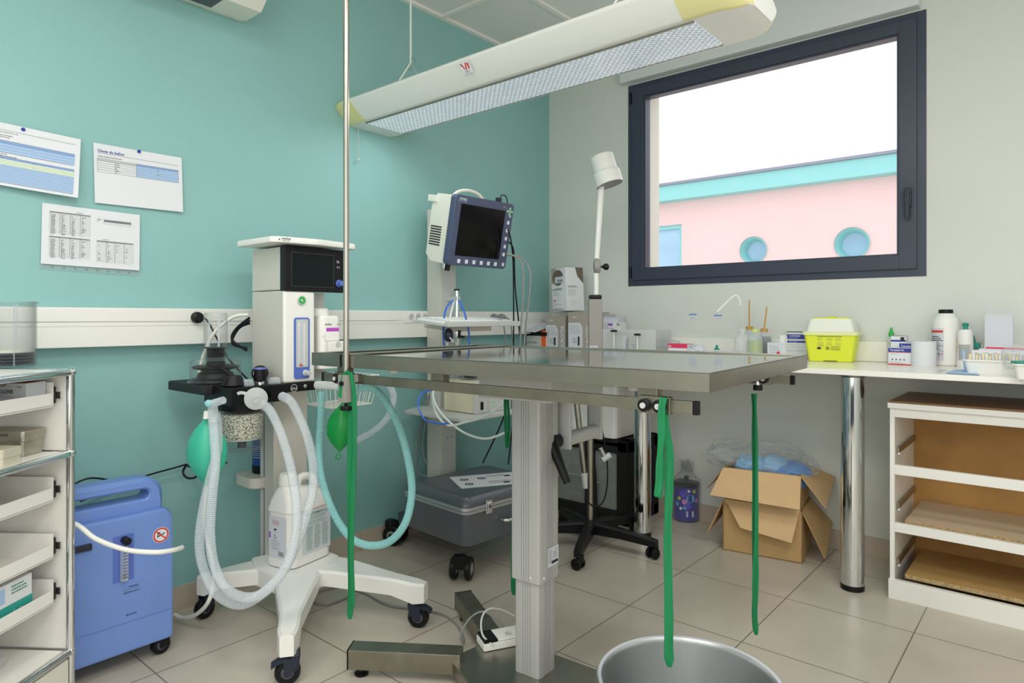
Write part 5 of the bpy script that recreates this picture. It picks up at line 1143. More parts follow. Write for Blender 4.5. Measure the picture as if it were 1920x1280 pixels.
for z in (.55, .34, .13):
    for x in (CX0+.016, CX1-.026):
        r_ = B().box(STEEL, x, x+.010, CY0+.03, CY1-.03, z-.01, z+.012, .001).build('drawer_slide', t); B().cyl(PAPER, (x+.005, CY0+.035, z-.012), (x+.012, CY0+.035, z-.012), .005, n=16).build('roller', r_)
# cardboard box
BR = math.atan2(.052, .33)
t = thing('cardboard_box', 'open brown cardboard box with splayed flaps full of plastic bags', 'box', (1.40, 3.05, 0), BR)
MBx = Matrix.Translation((1.246, 2.891, 0)) @ Matrix.Rotation(BR, 4, 'Z')
W_, D_ = .334, .27
def boxwalls(b, m, i, z0, z1):
    th = .005
    b.box(m, i, W_-i, i, i+th, z0, z1, 0, MBx).box(m, i, W_-i, D_-i-th, D_-i, z0, z1, 0, MBx).box(m, i, i+th, i, D_-i, z0, z1, 0, MBx).box(m, W_-i-th, W_-i, i, D_-i, z0, z1, 0, MBx).box(m, i, W_-i, i, D_-i, z0, z0+.004, 0, MBx)
    return b
boxwalls(B(), CARD, 0, .001, .222).build('outer_box', t)
boxwalls(B(), CARD, .008, .006, .372).build('inner_box', t)
def flap(m, pts, th=.004, nm='flap'): B().sheet(m, [MBx @ V(p) for p in pts], th).build(nm, t)
flap(CARDL, [(.002, -.002, .372), (W_-.006, -.002, .372), (W_+.0, -.085, .252), (-.035, -.085, .262)])
flap(CARDL, [(0.0, -.004, .232), (W_-.01, -.004, .232), (W_-.035, -.06, .10), (.09, -.06, .13), (.03, -.02, .21)])
flap(CARD, [(0, .26, .222), (0, 0, .222), (-.055, -.05, .085), (-.06, .2, .09)])
flap(CARDD, [(.006, .26, .372), (.006, 0.01, .372), (-.07, .0, .27), (-.07, .22, .29)])
flap(CARD, [(W_-.008, .01, .372), (W_-.008, .26, .372), (W_+.10, .25, .30), (W_+.10, .01, .27)]) if 0 else flap(CARDL, [(W_-.008, .01, .372), (W_-.008, .26, .372), (W_+.10, .27, .33), (W_+.085, .06, .235)])
flap(CARD, [(W_, .0, .222), (W_, .26, .222), (W_+.09, .27, .12), (W_+.085, .03, .03)])
def rise(bm_c, size, seed, m, name, label, M): return crumple(name, label, 'plastic bag', m, bm_c, size, seed, 5, .35, M)
RB = Matrix.Rotation(BR, 4, 'Z')
LB = mat('light_blue_packs', '#86c2ee', .4); LB2 = mat('blue_packs', '#4a8fd8', .4)
for k, (x, y, z, m, l) in enumerate(((.10, .12, .36, LB, 'pale blue folded pack in the box, nearest its left flap'), (.2, .13, .365, LB, 'pale blue folded pack in the middle of the box'), (.28, .11, .345, LB2, 'deeper blue pack at the right end of the box'))):
    crumple('folded_pack', l, 'pack', m, MBx @ V((x, y, z)), (.15, .16, .12), 20+k, 3, .25, RB)
crumple('plastic_bag', 'large crumpled clear plastic bag spilling out over the cardboard box', 'plastic bag', BAGC, MBx @ V((.16, .13, .385)), (.40, .24, .16), 31, 5, .4, RB)
crumple('plastic_bag', 'crumpled clear plastic bag end drooping beyond the left flap of the cardboard box', 'plastic bag', BAGC, MBx @ V((-.02, .16, .40)), (.18, .16, .12), 37, 5, .45, RB)
# polka dot tin
c = at(1287, 975, z=0)+V((-.01, .02, 0)); 
t = thing('spotted_canister', 'purple canister with coloured dots and black lid in a clear bag by the wall', 'canister', c)
RT = .063
B().lathe(DPUR, [(RT, 0), (RT, .178)], c, n=44).build('canister_body', t)
B().lathe(BLACK, [(RT+.001, .176), (RT+.002, .18), (RT+.002, .196), (RT-.006, .2), (.001, .201)], c, n=44).lathe(BLACK, [(.012, .2), (.012, .225), (.001, .226)], c, n=16).build('lid', t)
B().lathe(BLACK, [(RT+.001, 0), (RT+.001, .006)], c, n=44).build('base_ring', t)
b = B(); rnd = random.Random(3); cols = [mat('dot_sky', '#58b4e8', .3), mat('dot_pink', '#d686d8', .3), mat('dot_lime', '#c2d84a', .3), mat('dot_white', '#f0f0f8', .3), mat('dot_violet', '#5a44c8', .3)]
def dot(a0, z0, r, m, o=.0008, ri=0):
    pts = [(a0+r*math.cos(2*PI*k/18)/RT, z0+r*math.sin(2*PI*k/18)) for k in range(18)]
    b.face(m, [c+V(((RT+o)*math.cos(a), (RT+o)*math.sin(a), z)) for a, z in pts])
va = math.atan2(-c.y, CAM.x-c.x)
for da, z, r, k in ((.35, .122, .022, 0), (-.15, .105, .014, 1), (-.6, .12, .010, 2), (.65, .158, .010, 2), (.2, .160, .007, 3), (-.1, .075, .010, 0), (-.45, .07, .008, 3), (-.25, .145, .02, 4), (.15, .085, .015, 4), (-.8, .09, .012, 0), (.9, .11, .012, 1)): dot(va+da, z, r, cols[k], .0008+.0002*k)
b.face(LPAP, [c+V(((RT+.002)*math.cos(va+a), (RT+.002)*math.sin(va+a), z)) for a, z in ((-.0, .028), (.6, .028), (.6, .058), (0, .058))]); b.build('dot_print', t)
B().loft(CPL, [[(c.x+x, c.y+y, z) for x, y in rr(w_, w_, .05)] for z, w_ in ((.001, .135), (.12, .14), (.205, .142), (.22, .11), (.26, .03), (.31, .006))], caps=(False, False)).build('clear_wrapper', t)

# ================================================================== THINGS ON THE WORKTOP
WT = .8562
def depth(p): return (p-CAM).dot(FV)
def span(px0, px1, pyb, y=None):
    """centre point on the worktop, half width and the metres-per-pixel there"""
    p = at((px0+px1)/2, pyb, z=WT) if y is None else at((px0+px1)/2, 0, y=y); p.z = WT
    k = depth(p)/FPX; return p, (px1-px0)*k/2, k
def zt(p, py): return 1.05-(py-595)*depth(p)/FPX
def obox(b, m, p, hw, d, z0, z1, rz=0, r=.001): 
    M = Matrix.Translation(p.xy.to_3d()) @ Matrix.Rotation(rz, 4, 'Z'); b.box(m, -hw, hw, 0, d, z0, z1, r, M); return M, fr(M @ V((-hw, -.0004, z0)), M.to_3x3() @ V((1, 0, 0)), (0, 0, 1))
# boxes in the corner
def surg(px0, px1, py_top, y, label, w, d):
    p = at(px0, 600, y=y); z1 = zt(p, py_top); b = B(); M = Matrix.Translation((p.x, y, 0)) @ Matrix.Rotation(rad(4), 4, 'Z')
    b.box(TAUPE, 0, w, 0, d, WT, z1, .001, M); Mf = M @ fr((0, -.0004, WT), (1, 0, 0), (0, 0, 1)); h = z1-WT
    b.prism(LPAP, [(.003, .012), (w*.62, .012), (w*.62, h*.62), (w*.5, h*.74), (.003, h*.74)], 0, .0008, Mf).small(INKG, Mf, .012, h*.66, w*.5, 6, .008, .0015, 3, .0012).dec(INK, Mf, w*.42, h*.18, .012, h*.22, .0014).small(INK, Mf, .03, h*.35, .03, 4, .008, .002, 5, .0014)
    b.text(PAPER, Mf, 'génia', w*.2, h*.86, .013, .001, bold=.02)
    b.text(PAPER, Mf @ Matrix.Translation((w*.93, h*.12, 0)) @ Matrix.Rotation(PI/2, 4, 'Z'), 'SURGITEK', 0, 0, .034, .001, bold=.012, sx=.82)
    Mr = M @ fr((w+.0004, 0, WT), (0, 1, 0), (0, 0, 1)); b.text(PAPER, Mr @ Matrix.Translation((.06, h*.2, 0)) @ Matrix.Rotation(PI/2, 4, 'Z'), 'SURGITEK', 0, 0, .034, .001, bold=.012, sx=.82)
    b.build('surgical_box', label=label, cat='box'); return p, z1
surg(1023, 1062, 592, 3.0, 'taupe box lettered SURGITEK in the corner, left of its twin', .135, .19)
surg(1065, 1106, 585, 2.98, 'taupe box lettered SURGITEK just left of the grey lamp housing', .150, .2)
# glove box on top, cornerwise
p = at(1068, 588, y=3.03); zb = 1.088; M = Matrix.Translation((p.x, 3.005, zb)) @ Matrix.Rotation(rad(-3), 4, 'Y') @ Matrix.Rotation(rad(78), 4, 'Z')
t = thing('glove_box', 'white and brown glove box lettered GAMMEX standing cornerwise on the taupe boxes', 'box', (p.x, 3.02, zb)); h = .245
b = B().box(PAPER, 0, .135, 0, .12, 0, h, .001, M).box(TAUPED, .001, .134, .001, .119, h, h+.001, 0, M)
Ma = M @ fr((0, -.0004, 0), (1, 0, 0), (0, 0, 1)); Mb = M @ fr((-.0004, .12, 0), (0, -1, 0), (0, 0, 1))
b.face(TAUPED, [Ma @ V((x, y, .0006)) for x, y in ((.075, h), (.09, h-.05), (.134, h-.09), (.134, h))]); b.text(INKG, Ma, 'GAMMEX', .012, .13, .018, .001).small(INKG, Ma, .012, .12, .07, 5, .008, .0016).small(INKG, Ma, .03, .06, .05, 4, .009, .001)
b.dec(TAUPE, Mb, 0, h-.085, .04, .085).disc(TAUPED, Mb, .055, h-.055, .045, .0008).text(INK, Mb, 'GAMMEX', .008, .118, .019, .001).small(INKG, Mb, .01, .108, .06, 3, .008, .0016).disc(RED, Mb, .02, .06, .006, .001)
b.dec(LPAP, Mb, .03, h-.085, .07, .035, .0012).text(INK, Mb, '7', .033, h-.065, .013, .0016, bold=.02)
for k in range(14): b.dec(INK, Mb, .05+k*.0034, h-.08, .0018 if k % 3 else .0008, .014, .0016)
b.text(INK, Mb, '125', .055, h-.062, .008, .0016); b.build('carton', t)
b = B()
for k in range(5): b.tube(PAPER if k % 2 else LPAP, [M @ V((-.005-.004*(k % 2), .11-.01*k, .012+k*.011)), M @ V((-.012, .07, .018+k*.011)), M @ V((-.008, .02+.006*k, .012+k*.012))], .006, 8)
b.build('folded_gloves', t)
# orange box with open lid
p = at(988, 645, y=2.99); t = thing('orange_box', 'orange and grey card box with its lid open beside the SURGITEK boxes', 'box', (p.x+.05, 3.05, WT))
B().box(LGREY, .075, .145, 3.0, 3.12, WT, .945, .001).build('box_front', t) if 0 else None
px_ = p.x
B().box(ORANGE, px_+.10, px_+.15, 3.0, 3.14, WT, .975, .001).build('orange_side', t)
b = B().box(LGREY, px_, px_+.10, 2.985, 3.14, WT, .945, .001); b.text(INKG, fr((px_+.008, 2.984, .90), (1, 0, 0), (0, 0, 1)), 'ENCORE', 0, 0, .018).small(INKG, fr((px_+.008, 2.984, .88), (1, 0, 0), (0, 0, 1)), 0, 0, .06, 2, .01); b.build('box_front', t)
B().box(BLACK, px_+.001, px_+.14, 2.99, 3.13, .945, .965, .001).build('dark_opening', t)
B().sheet(LPAP, [(px_-.03, 2.93, .975), (px_+.10, 2.94, .965), (px_+.13, 3.1, 1.01), (px_+.0, 3.1, 1.02)], .003).build('open_lid', t)
p = at(955, 655, y=2.92); B().box(TURQ, .07, .26, 2.80, 2.9, WT, .872, .002).build('flat_tray', label='flat turquoise tray lying in front of the orange box', cat='tray')
# boxes behind the lamp housing
p, hw, k = span(1122, 1150, 0, 3.12); b = B(); obox(b, LPAP, p+V((.025, 0, 0)), .045, .09, WT, zt(p, 592), rad(3)); b.sheet(PAPER, [V((p.x-.02, 3.12, zt(p, 592))), V((p.x+.07, 3.12, zt(p, 592))), V((p.x+.08, 3.09, zt(p, 589))), V((p.x-.02, 3.09, zt(p, 588)))], .001)
b.build('white_carton', label='white carton with loose flap behind the grey lamp housing', cat='box')
# translucent bin with two plungers
p0 = at(1127, 0, y=3.02); p1 = at(1233, 0, y=3.02); zc_ = zt(p0, 617)
t = thing('clear_bin', 'cloudy clear plastic storage bin right of the grey lamp housing', 'bin', ((p0.x+p1.x)/2, 3.1, WT))
xa, xb = p0.x, p1.x
b = B().box(BPL, xa+.01, xb-.01, 3.02, 3.022, WT, zc_).box(CPL, xa, xb, 3.17, 3.172, WT, zc_).box(CPL, xa, xa+.002, 3.02, 3.17, WT, zc_).box(CPL, xb-.002, xb, 3.02, 3.17, WT, zc_).box(CPL, xa, xb, 3.02, 3.17, WT, WT+.002); b.build('bin_shell', t)
b = B(); Mf = fr((xa, 3.0195, WT), (1, 0, 0), (0, 0, 1)); b.small(INK, Mf @ Matrix.Rotation(PI/2, 4, 'Z'), .02, -.155, .07, 3, .006, .002).dec(LPAP, Mf, .13, .01, .03, .09).small(TBLUE2, Mf, .19, .05, .03, 3, .012, .003); b.build('bin_print', t)
p, hw, k = span(1138, 1166, 0, 3.09); b = B(); M, Mf = obox(b, PAPER, p, hw, .06, zc_-.01, zt(p, 604)); b.dec(PURP, Mf, 0, .028, .03, .014).dec(TAUPE, Mf, .055, .03, .02, .012, .0008).text(INK, Mf, 'Vetflurane', .005, .012, .008)
b.build('medicine_box', label='small white box with violet corner standing above the cloudy bin', cat='box')
for px, pt, l in ((1151, 622, 'white rod with black flat head in front of the cloudy bin, the taller left one'), (1195, 629, 'white rod with black flat head in front of the cloudy bin, the lower right one')):
    p, hw, k = span(px-6, px+6, 0, 2.99); t = thing('plunger', l, 'plunger', p)
    B().cyl(WHITE, p, (p.x, p.y, zt(p, pt)), .0035, n=12).build('stem', t); B().lathe(BLACK, [(.013, 0), (.018, .003), (.018, .008), (.012, .011)], (p.x, p.y, zt(p, pt)), n=24).build('head', t)
crumple('plastic_bag', 'crumpled clear bag lying right of the cloudy bin', 'plastic bag', BAGC, at(1252, 0, y=3.08).xy.to_3d()+V((0, 0, WT+.036)), (.16, .12, .09), 51, 4, .3)
# red and white box and small stuff
p, hw, k = span(1251, 1290, 0, 3.0); b = B(); M, Mf = obox(b, PAPER, p, hw, .07, WT, zt(p, 645)); b.dec(PINKR, Mf, 0, zt(p, 645)-WT-.019, 2*hw, .019).text(PAPER, Mf, 'BD', .004, zt(p, 645)-WT-.015, .012, .001, bold=.02).box(PINKR, -hw, hw, 0, .07, zt(p, 645), zt(p, 645)+.001, 0, M)
b.build('needle_box', label='small red and white box on the worktop behind the table edge', cat='box')
p, hw, k = span(1290, 1325, 0, 3.02); t = thing('instrument_tray', 'small white tray of wrapped instruments right of the red and white box', 'tray', p)
B().loft(WHITE, rings([(WT, .07, .06, .01), (WT+.03, .10, .09, .012), (WT+.03, .094, .084, .01), (WT+.004, .064, .054, .008)], (p.x, p.y))).build('tray_body', t)
crumple('wrapped_swab', 'white and grey wrapped swabs heaped in the small white tray', 'swab', LPAP, (p.x, p.y, WT+.035), (.08, .07, .05), 61, 3, .5)
b = B(); p, hw, k = span(1325, 1376, 0, 3.02)
for i in range(5): b.sheet([LPAP, PAPER, TGRN, LPAP, PAPER][i], [V((p.x-.09+i*.006, p.y-.04, WT+.004+i*.006)), V((p.x+.07+i*.005, p.y-.05+i*.004, WT+.006+i*.006)), V((p.x+.08, p.y+.06, WT+.006+i*.007)), V((p.x-.07, p.y+.06, WT+.004+i*.006))], .0025)
b.build('pouch_stack', label='flat stack of sterile paper pouches left of the wash bottle', cat='pouches')
p, hw, k = span(1338, 1350, 0, 3.02); B().lathe(TEALP, [(.012, 0), (.013, .006), (.006, .01), (.006, .022), (.001, .023)], (p.x, p.y, WT+.040), n=16).build('teal_stopper', label='small teal cap lying on the pouch stack', cat='cap')
# wash bottles
def bottle(name, label, px, pyt, y, r, liq, lvl, capm, extra=None, bm_=CPL2):
    p, hw, k = span(px-5, px+5, 0, y); h = zt(p, pyt)-WT; t = thing(name, label, 'bottle', p)
    B().lathe(bm_, [(r*.9, 0), (r, .004), (r, h*.62), (r*.85, h*.74), (r*.45, h*.84), (r*.42, h*.92)], p, n=28, caps=(True, False)).build('bottle_body', t)
    if liq: B().lathe(liq, [(r*.86, .003), (r*.94, .006), (r*.94, h*min(lvl, .62))]+([(r*.8, h*.74)] if lvl > .7 else [])+[(.001, h*min(lvl, .75))], p, n=28).build('liquid', t)
    B().lathe(capm, [(r*.5, h*.9), (r*.52, h*.92), (r*.5, h), (r*.2, h+.002)], p, n=20).build('cap', t)
    return t, p, h
t, p, h = bottle('wash_bottle', 'milky wash bottle with a bent white spout by the wall', 1392, 617, 3.06, .036, None, 0, BPL, bm_=BPL)
B().tube(BPL, [p+V((0, 0, h)), p+V((0, 0, h+.08)), p+V((.0, 0, h+.13))], .002, 8).tube(WHITE, [at(x, y, d=depth(p)) for x, y in ((1388, 572), (1387, 562), (1382, 554), (1374, 556), (1362, 567), (1345, 584))], .0045, 8).build('spout', t)
t, p, h = bottle('lime_bottle', 'clear bottle of lime green liquid', 1416, 617, 3.05, .034, GRNL, .62, mat('lime_cap', '#d3dc8a', .4))
for px, pt, top, y, l, lq in ((1405, 612, 562, 3.16, 'amber topped bottle with a straight tan stick behind the lime one', None), (1433, 616, 575, 3.13, 'amber topped bottle of dark liquid with a speckled tan stick', DARKL)):
    t, p, h = bottle('dropper_bottle', l, px, pt, y, .033, lq, .72, AMBER)
    q = at(px+(0 if px < 1410 else 5), top, d=depth(p)); B().cyl(AMBER, p+V((0, 0, h)), q, .0035, .003, n=10).build('stick', t)
for px, py, l in ((1299, 592, 'small white wall label with a blue bar, the left of two'), (1346, 594, 'small white wall label with a blue bar, the right of two below the bent spout')):
    c = at(px, py, y=YW); Mf = fr((c.x-.02, YW-.0012, c.z-.016), (1, 0, 0), (0, 0, 1)); b = B().box(PAPER, 0, .042, 0, .028, 0, .0008, 0, Mf).dec(TBLUE2, Mf, .0, .018, .042, .010, .001).text(INK, Mf, 'LOT 34', .006, .004, .009, .001); b.build('wall_label', label=l, cat='label')
# folded packet with red dot, swab box
p, hw, k = span(1438, 1470, 0, 3.0); b = B(); M, Mf = obox(b, LPAP, p, hw, .03, WT, zt(p, 642), rad(-8)); b.disc(RED, Mf, hw*1.35, .035, .008).small(INKG, Mf, .01, .065, .05, 4, .009, .0012).box(PAPER, hw*.5, hw+.002, .001, .03, WT, zt(p, 628), .002, M)
b.build('paper_packet', label='pale paper packet with a red dot leaning between bottles and blue box', cat='packet')
p = at(1470, 673, z=WT); zt1 = zt(p, 621); M = Matrix.Translation((p.x, p.y+.04, 0)) @ Matrix.Rotation(rad(6), 4, 'Z'); b = B().box(PAPER, 0, .088, 0, .09, WT, zt1, .001, M); h = zt1-WT; w_ = .088
Mf = M @ fr((0, -.0004, WT), (1, 0, 0), (0, 0, 1)); Mr = M @ fr((w_+.0004, 0, WT), (0, 1, 0), (0, 0, 1))
for F_, ww in ((Mf, w_), (Mr, .09)): b.dec(DBLUE, F_, 0, h*.72, ww, h*.17).dec(DBLUE, F_, 0, h*.59, ww, h*.07).dec(INKG, F_, 0, h*.3, ww, .0008).dec(TAUPED, F_, 0, h*.96, ww, h*.04)
b.text(PAPER, Mf, 'COMPRESSES', .01, h*.81, .0085, .001, bold=.02).text(PAPER, Mf, 'Gazé 4 couches', .01, h*.75, .006, .001).text(PAPER, Mf, '10 x 10 cm', .012, h*.605, .007, .001).small(INKG, Mf, .01, h*.5, .06, 2, .01, .001)
b.face(INK, [Mr @ V((x, y, .001)) for x, y in ((.03, .03), (.05, .035), (.05, .055), (.03, .05))]).face(PAPER, [Mr @ V((x, y, .0014)) for x, y in ((.033, .034), (.047, .038), (.047, .051), (.033, .047))])
b.build('swab_box', label='white and dark blue compress box left of the yellow sharps bin', cat='box')
# sharps container
c = at(1565, 676, z=WT); kk = depth(c)/FPX; c = V((c.x, 3.15, WT)); hw_ = 95*kk/2; 
t = thing('sharps_container', 'yellow sharps container with cloudy lid and black biohazard print', 'container', c, rad(4))
M = Matrix.Translation(c) @ Matrix.Rotation(rad(4), 4, 'Z')
def rg(spec): return [[(x, y, z) for x, y in rr(w_, d_, r_)] for z, w_, d_, r_ in spec]
B().loft(YEL, rg([(0, .17, .10, .012), (.002, .176, .106, .014), (.118, .212, .125, .016)]), M=M).build('tub', t)
lo = mat('cloudy_lid', '#eceee2', .35); YC = mat('pale_yellow_rim', '#eef3b4', .4)
B().loft(YC, rg([(.116, .222, .135, .018), (.119, .226, .139, .02), (.129, .226, .139, .02), (.131, .215, .13, .018)]), M=M).build('rim', t)
l_ = B().loft(lo, rg([(.130, .198, .118, .018), (.134, .198, .118, .018), (.182, .176, .104, .018), (.188, .170, .10, .016)]), M=M).build('lid', t)
B().loft(YEL, rg([(.188, .145, .085, .012), (.193, .14, .08, .012)]), M=M).box(YEL, -.015, .015, -.02, .02, .193, .198, .003, M).build('yellow_flap', l_)
tilt = math.atan2((.125-.106)/2, .118); Mf = M @ Matrix.Translation((-.07, -.0535, .003)) @ Matrix.Rotation(PI/2+tilt, 4, 'X')
b = B()
b.dec(INK, Mf, .02, .107, .10, .0018, .001)
for q in range(2):
    for j in range(3): b.small(INKG, Mf, .022+j*.036, .1-q*.02, .026, 3, .0045, .001, 3+q*3+j, .001)
b.small(INK, Mf, .075, .065, .045, 5, .0042, .0012, 8, .001).disc(INK, Mf, .028, .056, .009, .001, ry=.005).small(INKG, Mf, .022, .068, .03, 2, .004, .001, 2, .001)
for a in (90, 210, 330): b.ring(INK, Mf, .062+.0045*math.cos(rad(a)), .057+.0045*math.sin(rad(a)), .0045, .0028, .001)
b.disc(INK, Mf, .062, .057, .002, .0012).text(INK, Mf, 'DASRI', .085, .058, .0, .001) if 0 else None
b.dec(BLACK, Mf, .045, .0, .055, .0025, .001); b.build('print', t)
# dropper bottle and small boxes
p, hw, k = span(1663, 1677, 680); p.y += .012; t = thing('eye_drop_bottle', 'white squeeze bottle with pointed green cap', 'bottle', p); h = zt(p, 630)-WT; hb_ = hw*1.05
B().lathe(BPL, [(hb_*.95, 0), (hb_, .003), (hb_, h*.92), (hb_*.5, h)], p, n=28).build('bottle_body', t)
B().lathe(GRCAP, [(hb_*.62, h-.004), (hb_*.62, h+.014), (hb_*.5, h+.016), (.004, h+.036), (.001, h+.038)], p, n=20).build('cap', t)
b = B(); Mf = fr(p+V((-hb_*.6, -hb_*.95, 0)), (1, 0, 0), (0, 0, 1)); b.text(GRCAP, Mf, 'Ocry-gel', 0, h*.72, .008, .002).small(INKG, Mf, 0, h*.45, hb_*1.1, 7, .006, .001, 3, .002); b.build('label_print', t)
p, hw, k = span(1672, 1697, 0, 3.14); b = B(); M, Mf = obox(b, PAPER, p, hw, .05, WT, zt(p, 629)); h = zt(p, 629)-WT; b.dec(DBLUE, Mf, 0, h-.025, 2*hw, .007).dec(INK, Mf, 2*hw-.02, h-.022, .014, .016, .0008).dec(TAUPED, Mf, 0, h-.002, 2*hw, .002)
b.build('plaster_box', label='white box with blue stripe behind the two plaster boxes, rearmost', cat='box')
def tens(px0, px1, pyt, pyb, label, y=None, cut=1):
    p, hw, k = span(px0, px1, pyb, y); b = B(); M, Mf = obox(b, PAPER, p, hw, .055, WT, zt(p, pyt)); h = zt(p, pyt)-WT
    b.dec(DBLUE, Mf, 0, h*.76, 2*hw, h*.22).dec(RED, Mf, 0, h*.72, 2*hw, h*.03).dec(RED, Mf, 0, 0, 2*hw, h*.06, .001).text(PAPER, Mf, 'Tensoplast Vet', .006, h*.82, .0105, .001, bold=.02, sx=.8).text(INK, Mf, 'E l a s t i c', .01, h*.6, .006)
    for q in range(4): b.dec(INKG, Mf, .012+q*.014, h*.27, .006, .006)
    b.small(INKG, Mf, .006, h*.14, .06, 2, .005, .001); b.build('plaster_box', label=label, cat='box')
tens(1688, 1712, 643, 0, 'white and blue plaster box half hidden behind the white paper roll', 3.13)
tens(1668, 1707, 652, 684, 'white and blue plaster box lettered Tensoplast Vet in front of its twin')
# roll
p, hw, k = span(1708, 1749, 687); p.y += hw; h = zt(p, 640)-WT; t = thing('paper_roll', 'white paper roll standing upright beside the plaster box', 'roll', p)
B().lathe(PAPER, [(hw, 0), (hw, h-.001), (hw-.001, h), (hw*.35, h), (hw*.33, h-.002), (hw*.33, 0)], p, n=44, caps=(False, False)).build('roll_body', t)
# clear beaker behind
p, hw, k = span(1735, 1765, 0, 3.17); t = thing('clear_beaker', 'clear plastic dispenser behind the big white bottle', 'beaker', p)
B().lathe(CPL2, [(.03, 0), (.032, .06), (.036, .085), (.03, .09)], p, n=28, caps=(True, False)).build('beaker', t); B().box(CPL2, p.x-.03, p.x+.02, p.y-.01, p.y+.01, WT+.09, WT+.10).box(CPL2, p.x-.012, p.x, p.y-.01, p.y+.01, WT+.10, WT+.13).build('nozzle', t)
# big white bottle
p, hw, k = span(1748, 1793, 686); p.y += hw*.9; z_ = lambda py: zt(p, py)-WT; t = thing('disinfectant_bottle', 'large white bottle with black cap and red hazard diamond', 'bottle', p)
B().lathe(PASTE, [(hw*.9, 0), (hw, .005), (hw, z_(617)), (hw*.97, z_(606)), (hw*.85, z_(597)), (hw*.6, z_(590)), (hw*.48, z_(586)), (hw*.48, z_(584))], p, n=44).build('bottle_body', t)
B().lathe(BLACK, [(hw*.5, z_(588)), (hw*.53, z_(587)), (hw*.53, z_(581)), (hw*.48, z_(580)), (.001, z_(580))], p, n=36).build('cap', t)
b = B(); va = math.atan2(CAM.y-p.y, CAM.x-p.x)
def cylrect(b, m, p, r, a0, a1, z0, z1, o=.0006, n=6):
    for q in range(n):
        u0, u1 = a0+(a1-a0)*q/n, a0+(a1-a0)*(q+1)/n; b.face(m, [p+V((r+o)*0 if 0 else ((r+o)*math.cos(a), (r+o)*math.sin(a), z)) for a, z in ((u0, z0), (u1, z0), (u1, z1), (u0, z1))])
cylrect(b, LPAP, p, hw, va-1.45, va-.15, z_(675), z_(615), .0004); cylrect(b, RED, p, hw, va-1.4, va-.2, z_(623), z_(619), .0009)
for q in range(9): cylrect(b, INK if q < 3 else INKG, p, hw, va-1.3, va-.5+.15*((q*7) % 3), z_(630+q*3.4+1.3), z_(630+q*3.4), .0009, 4)
cylrect(b, LPAP, p, hw, va-.8, va-.3, z_(675), z_(655), .0011)
dz_ = z_(657)-z_(664); zc0 = z_(663)
b.face(RED, [p+V(((hw+.0016)*math.cos(a), (hw+.0016)*math.sin(a), z)) for a, z in ((va-.75, zc0), (va-.48, zc0-.012), (va-.2, zc0), (va-.48, zc0+.012))]).disc(INK, fr(p+V(((hw+.002)*math.cos(va-.48), (hw+.002)*math.sin(va-.48), zc0)), (-math.sin(va-.48), math.cos(va-.48), 0), (0, 0, 1)), 0, 0, .003); b.build('bottle_label', t)
# pump bottle, teal cap container behind
p, hw, k = span(1796, 1822, 688); p.y += .02; z_ = lambda py: zt(p, py)-WT; t = thing('pump_bottle', 'white pump bottle with teal nozzle behind the instrument tray', 'bottle', p)
B().lathe(PASTE, [(hw*1.05, 0), (hw*1.1, .004), (hw, z_(660)), (hw*.95, z_(622)), (hw*.8, z_(618)), (hw*.3, z_(617))], p, n=36).build('bottle_body', t)
B().lathe(TEALP, [(hw*.33, z_(618)), (hw*.30, z_(612)), (hw*.42, z_(610)), (hw*.42, z_(606)), (hw*.2, z_(605))], p, n=24).build('pump_head', t)
b = B(); cylrect(b, LGREY, p, hw*1.07, va-.9, va+.6, z_(675), z_(645), .001); cylrect(b, SAND, p, hw*1.07, va-1.4, va-1.0, z_(650), z_(641), .001)
for q in range(10): cylrect(b, INKG, p, hw*1.07, va-.85, va+.35+.2*((q*5) % 3)*.3, z_(647+q*2.8+1.), z_(647+q*2.8), .0014, 4)
b.build('bottle_label', t)
p, hw, k = span(1792, 1830, 0, 3.20); p.y = 3.185; t = thing('teal_capped_bottle', 'pale bottle with wide teal cap behind the pump bottle', 'bottle', p)
B().lathe(BPL, [(.028, 0), (.028, .08), (.02, .085)], p, n=28).build('bottle_body', t); B().lathe(TEALP, [(.033, .085), (.034, .1), (.03, .122), (.001, .123)], p, n=28).box(TEALP, p.x+.015, p.x+.05, p.y-.03, p.y, WT+.07, WT+.095, .004).build('cap', t)
# tall white box
p, hw, k = span(1851, 1894, 0, 3.08); b = B(); M, Mf = obox(b, LPAP, p, hw, .075, WT, zt(p, 592), rad(2)); z1 = zt(p, 592)
b.sheet(PAPER, [M @ V((-hw, .004, z1)), M @ V((hw, .0, z1)), M @ V((hw, .06, z1+.012)), M @ V((-hw+.01, .06, z1+.016))], .001).box(INK, -hw+.002, hw-.002, .004, .07, z1-.001, z1+.0005, 0, M)
b.build('white_carton', label='tall plain white carton with lifted lid behind the instrument tray', cat='box')
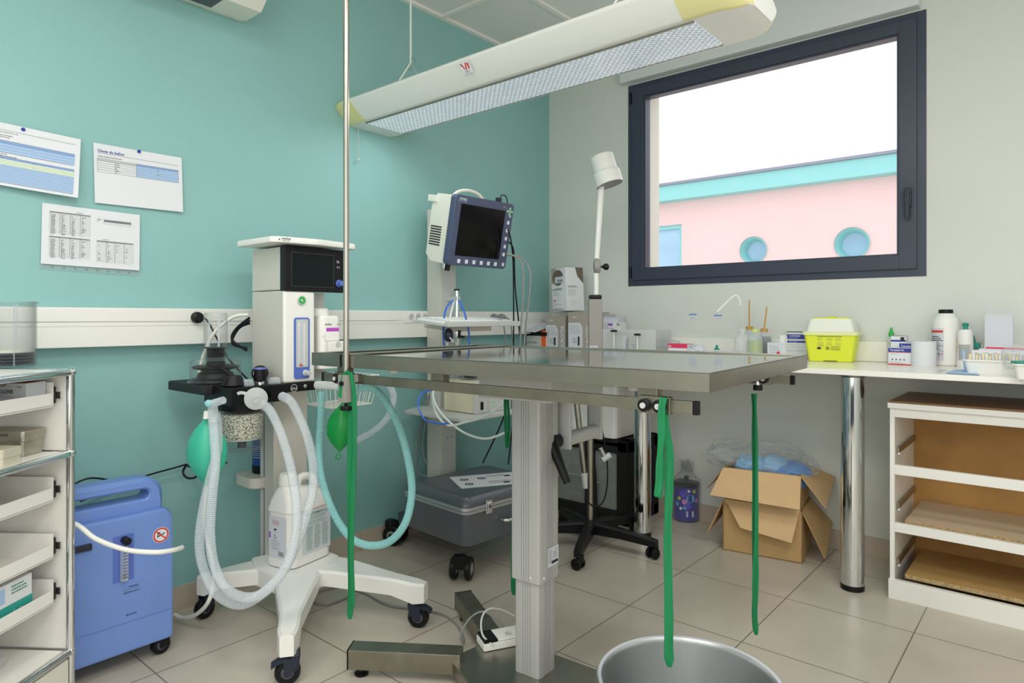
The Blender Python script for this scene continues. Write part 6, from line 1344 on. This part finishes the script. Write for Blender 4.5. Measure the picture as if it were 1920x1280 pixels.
# tray of swabs
def tub(label, c, w_, d_, h, rz=0):
    t = thing('storage_tray', label, 'tray', c); M = Matrix.Translation(c) @ Matrix.Rotation(rz, 4, 'Z')
    B().loft(WHITE, rg([(0, w_*.86, d_*.84, .012), (h-.005, w_*.97, d_*.97, .014), (h-.005, w_*1.03, d_*1.04, .016), (h, w_*1.03, d_*1.04, .016), (h, w_*.94, d_*.93, .012), (.003, w_*.83, d_*.8, .01)]), M=M).build('tray_body', t)
    return t, M
c = at(1862, 702, z=WT)+V((0, .055, 0)); t, M = tub('white tray holding paper pouches and tan swab packs near the right edge', c, 95*depth(c)/FPX, .11, .048, rad(2))
for i in range(16):
    m = [SAND, PAPER, SAND, LPAP][i % 4]; x = -.07+i*.0092
    B().sheet(m, [M @ V((x, -.035, .008)), M @ V((x+.004, .035, .008)), M @ V((x+.003, .035, .068+.004*math.sin(i*2.))), M @ V((x-.001, -.035, .066+.005*math.sin(i*1.7)))], .0082).build('swab_pack', label='pale upright swab pack in the white tray', cat='pack', group='swab packs standing in the white tray')
for i in range(3): B().sheet([PAPER, LPAP, PINKR][i], [M @ V((-.07+.01*i, .037+i*.004, .05)), M @ V((.085, .037+i*.004, .05)), M @ V((.09, .038+i*.004, .076+i*.006)), M @ V((-.065+.02*i, .038+i*.004, .078+i*.006))], .0015).build('paper_pouch', label=['plain white paper pouch at the back of the white tray, nearest the swabs', 'greyish paper pouch at the back of the white tray, middle one', 'rose red edged pouch at the very back of the white tray'][i], cat='pouch')
B().cyl(TBLUE, M @ V((-.082, -.02, .01)), M @ V((-.088, -.02, .078)), .004, n=12).build('glass_tube', label='pale blue tube standing at the left end of the white tray', cat='tube')
c2 = at(1950, 712, z=WT)+V((0, .03, 0)); t, M2 = tub('white tray cut off by the right picture edge with green packs', c2, .14, .10, .048, rad(2))
B().box(TEALP, -.07, -.0, -.02, .03, .04, .056, .004, M2 @ Matrix.Rotation(rad(20), 4, 'Z')).build('green_pack', label='dark green pack lying in the tray at the right picture edge', cat='pack')
crumple('plastic_bag', 'clear crumpled wrap behind the tray at the right picture edge', 'plastic bag', BAGC, c2+V((-.03, .1, .06)), (.14, .1, .10), 71, 4, .3)
# blue sheet and tweezers
p = at(1800, 702, z=WT); b = B().sheet(TBLUE, [at(1772, 699, z=WT+.0015), at(1838, 703, z=WT+.0015), at(1815, 692, z=WT+.0015), at(1790, 693, z=WT+.0015)], .0008); b.build('blue_film', label='light blue film lying flat in front of the pump bottle', cat='sheet')
B().tube(CHROME, [at(1759, 697, z=WT+.003), at(1768, 694, z=WT+.006), at(1780, 690.5, z=WT+.004)], .0018, 6).tube(CHROME, [at(1760, 695, z=WT+.003), at(1770, 692.5, z=WT+.006), at(1780, 690.5, z=WT+.004)], .0018, 6).build('tweezers', label='steel tweezers lying near the worktop edge beside the blue film', cat='tweezers')
